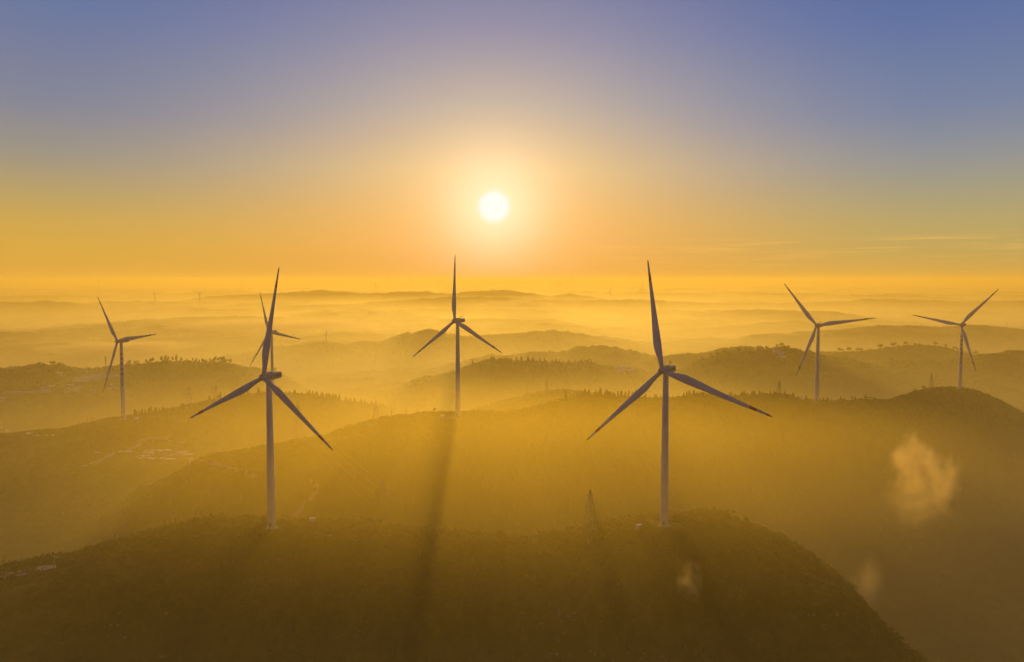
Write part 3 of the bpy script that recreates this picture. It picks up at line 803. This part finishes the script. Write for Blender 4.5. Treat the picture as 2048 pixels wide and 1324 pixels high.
def conifer_meshes(h, seed):
    r_ = random.Random(seed); cs = []; rs = []
    z = h * .16
    while z < h * .98:
        w = (1 - z / h) ** .8 * h * .2 + .15
        for k in range(5):
            a = k * 1.26 + z * 2 + r_.uniform(-.4, .4); q = w * r_.uniform(.45, .9)
            cs.append((q * math.cos(a), q * math.sin(a), z - q * .25)); rs.append(w * .42)
        z += h * .07
    V, Fc = leaf_cloud(cs, rs, 7, h * .042, seed, .7)
    me = mesh_np('crown', V, Fc, [M['needle']])
    t = MB().bar((0, 0, -.8), (0, 0, h * .97), h * .022, M['bark'], 6, .03)
    return t.mesh('trunk'), me
def broad_meshes(h, seed, spread=.42, lean=0.0):
    r_ = random.Random(seed); t = MB(); cs = []; rs = []
    t.bar((0, 0, -.8), (lean * h * .4, 0, h * .45), h * .035, M['bark'], 7, h * .022)
    for k in range(9):
        a = k * 2.4 + r_.uniform(-.4, .4); q = h * spread * r_.uniform(.25, .8)
        e = Vector((lean * h * .5 + q * math.cos(a), q * math.sin(a), h * r_.uniform(.55, .9)))
        t.bar((lean * h * .3, 0, h * r_.uniform(.28, .45)), e, h * .014, M['bark'], 5, h * .005)
        cs.append(tuple(e)); rs.append(h * r_.uniform(.13, .21))
    V, Fc = leaf_cloud(cs, rs, 90, h * .028, seed, .75)
    return t.mesh('trunk'), mesh_np('crown', V, Fc, [M['leaf']])
CON = [conifer_meshes(6.0, s) for s in range(5)]
BRO = [broad_meshes(7.0, 20 + s, .3 + .05 * s, .05 * (s - 1)) for s in range(4)]
def tree(kind, px, Y, hgt, label, grp, dy=0.0):
    base = CON if kind == 'conifer_tree' else BRO
    tm, cm = random.choice(base); ref = 6.0 if kind == 'conifer_tree' else 7.0
    x = (px - CX) / F * Y / (1.0)
    p = at(px, 700, Y); x = p.x
    g = Hs(x, Y)
    root = empty(kind, (x, Y, g + .5), random.uniform(0, 6.28)); tag(root, label, 'tree', grp)
    s = hgt / ref; k = .45 if 'tall tree' in label else 1.0; root.scale = (s * k * random.uniform(.9, 1.2), s * k * random.uniform(.9, 1.2), s)
    link(bpy.data.objects.new('trunk', tm), root); link(bpy.data.objects.new('crown', cm), root)
    return root
def crestY(k, px):
    uu, z, Y = _RG[k][:3]; u = (px - CX) / F / math.cos(PITCH)
    return float(np.interp(u, uu, Y))
def row(k, x0, x1, n, kind, hr, label, grp, jit=8, clump=0.0):
    for i in range(n):
        px = random.uniform(x0, x1); Y = crestY(k, px) + random.uniform(-jit, jit)
        tree(kind, px, Y, random.uniform(*hr) * (1.25 if random.random() < .12 else 1), label, grp)
row(1, 1130, 1400, 85, 'conifer_tree', (5.0, 9.0), 'small dark conifer on the middle ridge crest around the large right turbine tower', 'conifers on the middle ridge crest')
row(1, 1400, 1640, 45, 'conifer_tree', (3.5, 6.5), 'small conifer on the ridge crest between the large right turbine and the plain tower turbine', 'conifers on the right ridge crest')
row(1, 1640, 1760, 26, 'conifer_tree', (3, 5), 'tiny conifer in the saddle between the two right ridge turbines', 'conifers in the right saddle')
row(2, 262, 480, 70, 'conifer_tree', (5, 9), 'conifer on the wooded crest right of the lettered turbine', 'conifers on the left ridge crest')
row(2, 480, 790, 70, 'conifer_tree', (6, 10), 'faint conifer on the misty crest behind the large left turbine', 'conifers on the misty left crest')
row(0, 1440, 1860, 46, 'broadleaf_tree', (2.2, 4.6), 'scrubby tree on the edge of the near hill where it drops to the right', 'scrub trees on the near hill edge at right', 9)
row(0, 560, 1300, 34, 'broadleaf_tree', (1.6, 3.2), 'scrubby bush on the near hill crest between the two large turbines', 'scrub on the near hill crest', 7)
row(0, 40, 520, 30, 'broadleaf_tree', (1.8, 3.6), 'scrubby tree on the near hill edge left of the large left turbine', 'scrub trees on the near hill edge at left', 8)
tree('broadleaf_tree', 868.5, 648, 5.5, 'lone round tree on the middle ridge skyline left of the central turbine', None)
for px, Y, h_, lab in ((836, 645, 3.6, 'low bush like tree left of the lone round tree on the middle ridge'), (880, 650, 3, 'small tree just right of the lone round tree'),
        (1707, 828, 5.5, 'broadleaf tree in the right saddle, left one of the small pair'), (1734, 830, 5.5, 'rounded tree standing left of the knoll in the right saddle'), (1744, 832, 4.5, 'small tree between the rounded tree and the knoll'),
        (1834, 880, 5, 'bushy tree on the left shoulder of the knoll'), (1850, 895, 5, 'bushy tree just left of the knoll pylon'), (1588, 788, 5.5, 'spreading tree on the right ridge beside the tiny cabinet'),
        (983, 665, 3.5, 'low tree on the middle ridge right of the central turbine'), (1012, 668, 3.5, 'second low tree right of the central turbine'), (308, 414, 4.2, 'dark bush beside the three bare poles'), (53, 386, 3.2, 'dark tree at the edge of the dirt road on the lower left')):
    tree('broadleaf_tree', px, Y, h_, lab, None)
row(8, 60, 150, 9, 'broadleaf_tree', (6, 10), 'umbrella shaped tree on the low left plateau skyline', 'trees on the low left plateau', 10)
row(8, 255, 465, 60, 'broadleaf_tree', (8, 13), 'tall tree in the far tree line between the lettered turbine and the large left turbine', 'far tree line at left', 15)
row(4, 1400, 1700, 34, 'broadleaf_tree', (6, 11), 'tree on the far hill skyline behind the right turbines', 'trees on the far right skyline', 12)
row(5, 1660, 1980, 26, 'broadleaf_tree', (7, 12), 'tree on the second far hill skyline at right', 'trees on the second far skyline', 14)
row(6, 930, 1220, 26, 'conifer_tree', (7, 12), 'tree on the misty hill crest right of the central turbine', 'trees on the misty centre hill', 14)

# ------------------------------------------------------------------ scrub and grass (uncountable)
def scatter(name, n, sampler, size, mat, seed, leaves=14, tall=1.0, label_kind='stuff'):
    r_ = np.random.default_rng(seed)
    X, Y, S = sampler(r_, n); n = len(X)
    Z = H(X, Y)
    for (px, py, pz, ri, ro) in PADS[:6]:
        k = np.hypot(X - px, Y - py) > 8; X, Y, Z, S = X[k], Y[k], Z[k], S[k]
    n = len(X)
    d = r_.normal(size=(n, leaves, 3)); d /= np.linalg.norm(d, axis=2)[..., None]; d[..., 2] = np.abs(d[..., 2]) * tall
    p = np.stack([X, Y, Z], -1)[:, None, :] + d * (S[:, None, None] * r_.uniform(.3, 1.0, (n, leaves, 1)))
    a = r_.normal(size=(n, leaves, 3)); a[..., 2] *= tall; a /= np.linalg.norm(a, axis=2)[..., None]
    b_ = np.cross(a, r_.normal(size=(n, leaves, 3))); b_ /= np.linalg.norm(b_, axis=2)[..., None]
    s = S[:, None, None] * size * r_.uniform(.6, 1.3, (n, leaves, 1))
    q = np.stack([p - a * s, p + b_ * s * .8, p + a * s, p - b_ * s * .8], 2).reshape(-1, 3)
    me = mesh_np(name, q, np.arange(len(q)).reshape(-1, 4), [mat])
    return tag(link(bpy.data.objects.new(name, me)), kind='stuff')
def near_hill(r_, n):
    u = r_.uniform(-.80, .62, n); px = u * F + CX
    uu, z, Yc = _RG[0][:3]; yc = np.interp(u, uu, Yc)
    t = np.where(r_.random(n) < .55, r_.normal(0, 14, n) - 4, -r_.uniform(0, 150, n))
    Y = yc + t; X = u * Y
    k = fbm(X, Y, 22, 3, 9) > -.45
    S = r_.uniform(.5, 1.4, n) * np.where(r_.random(n) < .14, r_.uniform(1.5, 2.6, n), 1)
    return X[k], Y[k], S[k]
scatter('shrubs', 15000, near_hill, .17, M['shrub'], 1, 46)
def near_grass(r_, n):
    X, Y, S = near_hill(r_, n); k = fbm(X, Y, 14, 3, 29) > .1
    return X[k], Y[k], S[k] * .7
scatter('tall_grass', 14000, near_grass, .26, M['grass'], 2, 16, 2.2)
def mid_slopes(r_, n):
    u = r_.uniform(-.80, .80, n); k = r_.integers(1, 4, n); Y = np.zeros(n)
    for j in (1, 2, 3):
        uu, z, Yc = _RG[j][:3]; m_ = k == j; Y[m_] = np.interp(u[m_], uu, Yc)
    Y = Y + np.where(r_.random(n) < .4, r_.normal(0, 12, n), -r_.uniform(0, 170, n)); X = u * Y
    kk = fbm(X, Y, 60, 3, 19) > -.35
    return X[kk], Y[kk], r_.uniform(1.2, 3.0, n)[kk]
scatter('woodland', 20000, mid_slopes, .24, M['leaf'], 3, 28)
def far_slopes(r_, n):
    u = r_.uniform(-.80, .80, n); k = r_.integers(4, 13, n); Y = np.zeros(n)
    for j in range(4, 13):
        uu, z, Yc = _RG[j][:3]; m_ = k == j; Y[m_] = np.interp(u[m_], uu, Yc)
        out = m_ & ((u < uu[0]) | (u > uu[-1])); Y[out] = -1
    Y = Y + np.where(r_.random(n) < .5, r_.normal(0, 20, n), -r_.uniform(0, 250, n)); X = u * Y
    kk = (Y > 800)
    return X[kk], Y[kk], r_.uniform(2.5, 6.0, n)[kk]
scatter('woodland', 26000, far_slopes, .38, M['leaf'], 4, 8)

def rocks():
    r_ = random.Random(5); b_ = MB(); n = 0
    spots = [(1100, 1240, 90, 20), (1150, 1245, 60, 10), (1330, 1318, 120, 12), (1150, 1310, 60, 8), (220, 1250, 60, 30), (1640, 1235, 60, 10), (1440, 1038, 60, 6), (1380, 1032, 50, 4), (640, 1075, 60, 6), (1250, 1068, 60, 4)]
    for (px, py, sx, sy) in spots:
        for k in range(15):
            q = ground_hit(px + r_.gauss(0, sx * .5), py + r_.gauss(0, sy * .5), 180, 600)
            if q is None: continue
            s = r_.uniform(.25, .9); v = []
            A = Matrix.Rotation(r_.uniform(0, 3), 3, 'Z') @ Matrix.Rotation(r_.uniform(-.5, .5), 3, 'X')
            for i in (-1, 1):
                for j in (-1, 1):
                    for l in (-1, 1):
                        v.append(A @ Vector((i * s * r_.uniform(.6, 1.3), j * s * r_.uniform(.4, 1), l * s * r_.uniform(.3, .8))) + q + Vector((0, 0, s * .5)))
            b_.add(v, [(0, 1, 3, 2), (4, 6, 7, 5), (0, 4, 5, 1), (2, 3, 7, 6), (0, 2, 6, 4), (1, 5, 7, 3)], M['rock'])
    tag(b_.build('scattered_rocks'), kind='stuff')
rocks()

# ------------------------------------------------------------------ air
HAZE = dict(density=1.8e-4, color=(1.0, 0.80, 0.28), g=0.28)
def haze_box():
    b_ = MB(); z0, z1 = -40.0, CZ + 34
    zmin = min(v.co.z for v in bpy.data.objects['ground'].data.vertices)
    z0 = zmin - 1
    b_.box((0, 0, (z0 + z1) / 2), (43000, 43000, z1 - z0), M['ground'])
    o = b_.build('haze'); m_ = bpy.data.materials.new('haze_air'); m_.use_nodes = True; nt = m_.node_tree
    nt.nodes.remove(nt.nodes['Principled BSDF'])
    v = nt.nodes.new('ShaderNodeVolumePrincipled'); v.inputs['Density'].default_value = HAZE['density']
    v.inputs['Color'].default_value = (*HAZE['color'], 1); v.inputs['Anisotropy'].default_value = HAZE['g']
    nt.links.new(v.outputs['Volume'], nt.nodes['Material Output'].inputs['Volume'])
    o.data.materials.clear(); o.data.materials.append(m_)
    return tag(o, kind='stuff')
haze_box()

def mist(name, c, size, dens, scale, thr, label=None, seed=0.0, rot=0.0, col=(1, .93, .8), stretch=(1, 1, 1), detail=5, g=.3, soft=.35, lo=-.35, hi=.5):
    bm = bmesh.new(); bmesh.ops.create_icosphere(bm, subdivisions=3, radius=1.0)
    me = bpy.data.meshes.new(name); bm.to_mesh(me); bm.free()
    o = link(bpy.data.objects.new(name, me)); o.location = c; o.scale = (size[0] / 2, size[1] / 2, size[2] / 2); o.rotation_euler = (0, 0, rot)
    m_ = bpy.data.materials.new('mist_volume'); m_.use_nodes = True; nt = m_.node_tree; N = nt.nodes; L = nt.links
    N.remove(N['Principled BSDF'])
    v = N.new('ShaderNodeVolumePrincipled'); v.inputs['Color'].default_value = (*col, 1); v.inputs['Anisotropy'].default_value = g
    tc = N.new('ShaderNodeTexCoord')
    ln = N.new('ShaderNodeVectorMath'); ln.operation = 'LENGTH'; L.new(tc.outputs['Object'], ln.inputs[0])
    mp = N.new('ShaderNodeMapping'); mp.inputs['Location'].default_value = (seed, seed * 1.7, seed * .6); mp.inputs['Scale'].default_value = stretch
    L.new(tc.outputs['Object'], mp.inputs['Vector'])
    ns = N.new('ShaderNodeTexNoise'); ns.inputs['Scale'].default_value = scale; ns.inputs['Detail'].default_value = detail; ns.inputs['Roughness'].default_value = .6
    ns.inputs['Distortion'].default_value = .4
    L.new(mp.outputs['Vector'], ns.inputs['Vector'])
    fall = N.new('ShaderNodeMapRange'); fall.interpolation_type = 'SMOOTHSTEP'
    L.new(ln.outputs['Value'], fall.inputs['Value']); fall.inputs['From Min'].default_value = 0.15; fall.inputs['From Max'].default_value = .97
    fall.inputs['To Min'].default_value = hi; fall.inputs['To Max'].default_value = lo
    ad = N.new('ShaderNodeMath'); ad.operation = 'ADD'; L.new(ns.outputs['Fac'], ad.inputs[0]); L.new(fall.outputs['Result'], ad.inputs[1])
    rg = N.new('ShaderNodeMapRange'); rg.interpolation_type = 'SMOOTHSTEP'
    L.new(ad.outputs[0], rg.inputs['Value']); rg.inputs['From Min'].default_value = thr; rg.inputs['From Max'].default_value = thr + soft
    rg.inputs['To Max'].default_value = dens
    L.new(rg.outputs['Result'], v.inputs['Density'])
    L.new(v.outputs['Volume'], N['Material Output'].inputs['Volume'])
    me.materials.append(m_)
    return tag(o, kind='stuff')
SO = (1.0, .84, .52)
K = dict(col=SO, detail=6, hi=.22, lo=-.36, soft=.55)
mist('steam_cloud', at(1830, 930, 430), (70, 46, 84), .16, 3.0, .50, seed=2.0, **K)
mist('steam_cloud', at(1885, 960, 432), (52, 36, 78), .10, 2.8, .49, seed=15.0, **K)
mist('steam_cloud', at(1835, 1010, 436), (90, 46, 76), .06, 2.4, .48, seed=5.6, **K)
mist('steam_cloud', at(1380, 1165, 330), (30, 20, 42), .12, 2.3, .49, seed=27.3, **K)
mist('steam_cloud', at(1735, 1180, 372), (50, 34, 76), .04, 2.0, .46, seed=6.1, rot=.4, **K)
mist('steam_cloud', at(435, 1000, 520), (80, 40, 56), .014, 2.0, .50, seed=9.4, **K)
mist('steam_cloud', at(545, 945, 396), (22, 8, 26), .03, 1.6, .50, seed=19.4, **K)
mist('fog_bank', at(560, 650, 2450), (1900, 700, 100), .022, 4.5, .48, seed=1.0, stretch=(1, 1, .4), **K)
mist('fog_bank', at(250, 694, 1750), (820, 360, 64), .045, 3.2, .47, seed=8.0, rot=.25, stretch=(1, 1, .4), **K)
mist('fog_bank', at(800, 660, 2900), (1000, 500, 80), .009, 4.0, .50, seed=4.0, stretch=(1, 1, .4), **K)
mist('fog_bank', at(1040, 608, 3500), (900, 400, 110), .028, 4.0, .50, seed=7.0, stretch=(1, 1, .6), **K)

def layer(top, dens, grow):
    """low lying valley mist: an even sheet of air filling the valleys up to one level"""
    zmin = min(v.co.z for v in bpy.data.objects['ground'].data.vertices)
    z0 = zmin - .9 + grow * .1; z1 = CZ - top
    b_ = MB(); b_.box((0, 0, (z0 + z1) / 2), (42900 - grow * 20, 42900 - grow * 20, z1 - z0), M['ground'])
    o = b_.build('valley_mist'); m_ = bpy.data.materials.new('valley_mist_air'); m_.use_nodes = True; nt = m_.node_tree
    nt.nodes.remove(nt.nodes['Principled BSDF'])
    v = nt.nodes.new('ShaderNodeVolumePrincipled'); v.inputs['Density'].default_value = dens
    v.inputs['Color'].default_value = (1.0, .91, .55, 1); v.inputs['Anisotropy'].default_value = .5
    nt.links.new(v.outputs['Volume'], nt.nodes['Material Output'].inputs['Volume'])
    o.data.materials.clear(); o.data.materials.append(m_)
    return tag(o, kind='stuff')
mist('valley_mist', Vector((10, 455, CZ - 120)), (1300, 560, 175), .0028, .8, .30, seed=11.0, detail=2, col=(1, .79, .18), g=.5, soft=.85, lo=-.5)
layer(118, 3.4e-4, 1); layer(146, 3.6e-4, 2); layer(166, 7e-4, 3); layer(182, 9e-4, 4); layer(200, 1.0e-3, 5)
# ------------------------------------------------------------------ sky
w = bpy.data.worlds.new('World'); sc.world = w; w.use_nodes = True
nt = w.node_tree; N = nt.nodes; L = nt.links
for n in list(N): N.remove(n)
out = N.new('ShaderNodeOutputWorld'); bg = N.new('ShaderNodeBackground')
tc = N.new('ShaderNodeTexCoord'); sep = N.new('ShaderNodeSeparateXYZ')
nrm = N.new('ShaderNodeVectorMath'); nrm.operation = 'NORMALIZE'; L.new(tc.outputs['Generated'], nrm.inputs[0])
L.new(nrm.outputs['Vector'], sep.inputs[0])
sd = Vector((math.sin(SUN_AZ) * math.cos(SUN_EL), math.cos(SUN_AZ) * math.cos(SUN_EL), math.sin(SUN_EL)))
def mth(op, a, b_=None, clamp=False):
    m_ = N.new('ShaderNodeMath'); m_.operation = op; m_.use_clamp = clamp
    for k, x in ((0, a), (1, b_)):
        if x is None: continue
        if isinstance(x, (int, float)): m_.inputs[k].default_value = x
        else: L.new(x, m_.inputs[k])
    return m_.outputs[0]
def crampw(src, els, lo, hi):
    mr = N.new('ShaderNodeMapRange'); mr.inputs['From Min'].default_value = lo; mr.inputs['From Max'].default_value = hi; L.new(src, mr.inputs['Value'])
    r_ = N.new('ShaderNodeValToRGB'); cr = r_.color_ramp; cr.interpolation = 'EASE' if False else 'LINEAR'
    while len(cr.elements) < len(els): cr.elements.new(.5)
    for e, (p_, c) in zip(cr.elements, els): e.position = (p_ - lo) / (hi - lo); e.color = (*c, 1)
    L.new(mr.outputs['Result'], r_.inputs['Fac']); return r_.outputs['Color']
def s2l(*c): return tuple(((x / 255) / 12.92 if x <= 10.3 else (((x / 255) + .055) / 1.055) ** 2.4) for x in c)
def mixc(f, a, b_, mode='MIX'):
    x = N.new('ShaderNodeMix'); x.data_type = 'RGBA'; x.blend_type = mode
    if isinstance(f, (int, float)): x.inputs['Factor'].default_value = f
    else: L.new(f, x.inputs['Factor'])
    for k, y in (('A', a), ('B', b_)):
        if isinstance(y, tuple): x.inputs[k].default_value = (*y, 1)
        else: L.new(y, x.inputs[k])
    return x.outputs['Result']
el = mth('MULTIPLY', mth('ARCSINE', sep.outputs['Z']), 180 / math.pi)       # elevation, degrees
dt = N.new('ShaderNodeVectorMath'); dt.operation = 'DOT_PRODUCT'; L.new(nrm.outputs['Vector'], dt.inputs[0]); dt.inputs[1].default_value = sd
ang = mth('MULTIPLY', mth('ARCCOSINE', mth('MINIMUM', dt.outputs['Value'], 1.0)), 180 / math.pi)   # degrees from the sun
# clear-sky colour by elevation, away from the sun
base = crampw(el, [(-5, s2l(205, 158, 72)), (0, s2l(205, 160, 76)), (2, s2l(188, 162, 92)), (4.2, s2l(178, 162, 108)), (6.2, s2l(162, 156, 128)), (8.7, s2l(142, 146, 150)), (12, s2l(116, 131, 162)), (18.5, s2l(88, 111, 163)), (24, s2l(74, 98, 155)), (36, s2l(36, 52, 92)), (90, s2l(16, 26, 56))], -5, 90)
# warm side towards the left of the sun: less blue
azs = mth('SUBTRACT', sep.outputs['X'], 0.0)
left = N.new('ShaderNodeMapRange'); left.inputs['From Min'].default_value = .6; left.inputs['From Max'].default_value = -.6; L.new(azs, left.inputs['Value'])
warm = crampw(el, [(-5, s2l(215, 160, 68)), (0, s2l(215, 162, 70)), (2.5, s2l(214, 166, 70)), (4.2, s2l(203, 165, 82)), (6.2, s2l(182, 158, 105)), (8.7, s2l(155, 147, 132)), (12, s2l(130, 133, 150)), (18.5, s2l(102, 118, 160)), (24, s2l(86, 104, 155)), (36, s2l(38, 52, 92)), (90, s2l(16, 26, 56))], -5, 90)
base = mixc(left.outputs['Result'], base, warm)
# glow round the sun: wide warm lobe and tight bright lobe
g1 = mth('POWER', mth('MAXIMUM', mth('SUBTRACT', 1.0, mth('DIVIDE', ang, 33.0)), 0.0), 1.6)
glow = crampw(el, [(-5, s2l(226, 148, 56)), (0, s2l(228, 148, 62)), (1.2, s2l(242, 158, 68)), (3, s2l(254, 172, 78)), (5.5, s2l(254, 186, 94)), (9, s2l(246, 202, 128)), (14, s2l(205, 185, 162)), (20, s2l(176, 162, 172)), (26, s2l(150, 145, 172)), (90, s2l(60, 70, 110))], -5, 90)
colr = mixc(mth('MULTIPLY', g1, 1.15, True), base, glow)
g2 = mth('POWER', 2.718, mth('MULTIPLY', mth('DIVIDE', ang, 4.2), -1.0))
g2 = mth('MULTIPLY', g2, 1.0)
colr = mixc(g2, colr, s2l(255, 217, 160))
add1 = mth('MULTIPLY', mth('POWER', 2.718, mth('MULTIPLY', mth('POWER', mth('DIVIDE', ang, 4.2), 2.0), -1.0)), .30)
ac = N.new('ShaderNodeMix'); ac.data_type = 'RGBA'; ac.blend_type = 'ADD'; ac.inputs['Factor'].default_value = 1
sc1 = N.new('ShaderNodeVectorMath'); sc1.operation = 'SCALE'; sc1.inputs[0].default_value = (1.0, .80, .80); L.new(add1, sc1.inputs['Scale'])
L.new(colr, ac.inputs['A']); L.new(sc1.outputs['Vector'], ac.inputs['B']); colr = ac.outputs['Result']
disc = N.new('ShaderNodeMapRange'); disc.interpolation_type = 'SMOOTHSTEP'; L.new(ang, disc.inputs['Value'])
disc.inputs['From Min'].default_value = 1.6; disc.inputs['From Max'].default_value = .85
colr = mixc(disc.outputs['Result'], colr, (1.0, .97, .93))
# thin streaks of cirrus low on the right
mpg = N.new('ShaderNodeMapping'); mpg.inputs['Scale'].default_value = (3.0, 3.0, 95.0); mpg.inputs['Rotation'].default_value = (0, R(-.6), 0); L.new(nrm.outputs['Vector'], mpg.inputs['Vector'])
cn = N.new('ShaderNodeTexNoise'); cn.inputs['Scale'].default_value = 2.2; cn.inputs['Detail'].default_value = 7; cn.inputs['Roughness'].default_value = .62; cn.inputs['Distortion'].default_value = .3; L.new(mpg.outputs['Vector'], cn.inputs['Vector'])
cm_ = N.new('ShaderNodeMapRange'); cm_.inputs['From Min'].default_value = .47; cm_.inputs['From Max'].default_value = .66; L.new(cn.outputs['Fac'], cm_.inputs['Value'])
bnd = crampw(el, [(.8, (0, 0, 0)), (1.8, (.7, .7, .7)), (2.8, (1, 1, 1)), (3.1, (1, 1, 1)), (3.5, (0, 0, 0)), (5, (0, 0, 0))], .5, 5.5)
rgt = N.new('ShaderNodeMapRange'); rgt.inputs['From Min'].default_value = -.1; rgt.inputs['From Max'].default_value = .25; L.new(sep.outputs['X'], rgt.inputs['Value'])
cf = mth('MULTIPLY', mth('MULTIPLY', cm_.outputs['Result'], bnd), mth('MULTIPLY', rgt.outputs['Result'], .5))
colr = mixc(cf, colr, s2l(246, 190, 95))
# the half of the sky behind the camera: dusky violet blue
bk = N.new('ShaderNodeMapRange'); bk.inputs['From Min'].default_value = .25; bk.inputs['From Max'].default_value = -.5; L.new(sep.outputs['Y'], bk.inputs['Value'])
back = crampw(el, [(-5, s2l(58, 53, 60)), (0, s2l(63, 58, 66)), (8, s2l(66, 68, 92)), (25, s2l(53, 61, 96)), (90, s2l(16, 26, 56))], -5, 90)
colr = mixc(bk.outputs['Result'], colr, back)
# physical sky adds its own scattering at low strength
sky = N.new('ShaderNodeTexSky'); sky.sky_type = 'NISHITA'; sky.sun_disc = False; sky.sun_elevation = SUN_EL; sky.sun_rotation = SUN_AZ
sky.air_density = 1.0; sky.dust_density = 3.0; sky.ozone_density = 1.5; sky.altitude = 300
bg2 = N.new('ShaderNodeBackground'); bg2.inputs['Strength'].default_value = .0015; L.new(sky.outputs['Color'], bg2.inputs['Color'])
L.new(colr, bg.inputs['Color']); bg.inputs['Strength'].default_value = .94
ash = N.new('ShaderNodeAddShader'); L.new(bg.outputs[0], ash.inputs[0]); L.new(bg2.outputs[0], ash.inputs[1])
L.new(ash.outputs[0], out.inputs['Surface'])

sl = bpy.data.lights.new('sun', 'SUN'); sl.energy = 5.0; sl.angle = R(1.5); sl.color = (1.0, .60, .115)
so = bpy.data.objects.new('sun', sl); COL.objects.link(so)
so.rotation_euler = (-sd).to_track_quat('-Z', 'Y').to_euler(); so.location = (0, 500, 700)

# ------------------------------------------------------------------ camera
cam = bpy.data.cameras.new('camera'); cam.sensor_width = 36; cam.lens = F / 2048 * 36
cam.shift_y = -(662 - CY) / 2048; cam.clip_start = 1; cam.clip_end = 60000
co = bpy.data.objects.new('camera', cam); COL.objects.link(co); co.location = (0, 0, CZ)
co.rotation_euler = (math.pi / 2 - PITCH, 0, 0); sc.camera = co

sc.view_settings.view_transform = 'Standard'; sc.view_settings.look = 'None'
sc.view_settings.exposure = 0.08; sc.view_settings.gamma = 1; sc.view_settings.use_curve_mapping = False
cy = sc.cycles
cy.use_denoising = True; cy.denoiser = 'OPENIMAGEDENOISE'; cy.volume_bounces = 5; cy.max_bounces = 8; cy.transparent_max_bounces = 64; cy.diffuse_bounces = 2
cy.volume_step_rate = 0.6; cy.volume_max_steps = 160
cy.use_adaptive_sampling = True; cy.adaptive_threshold = .02
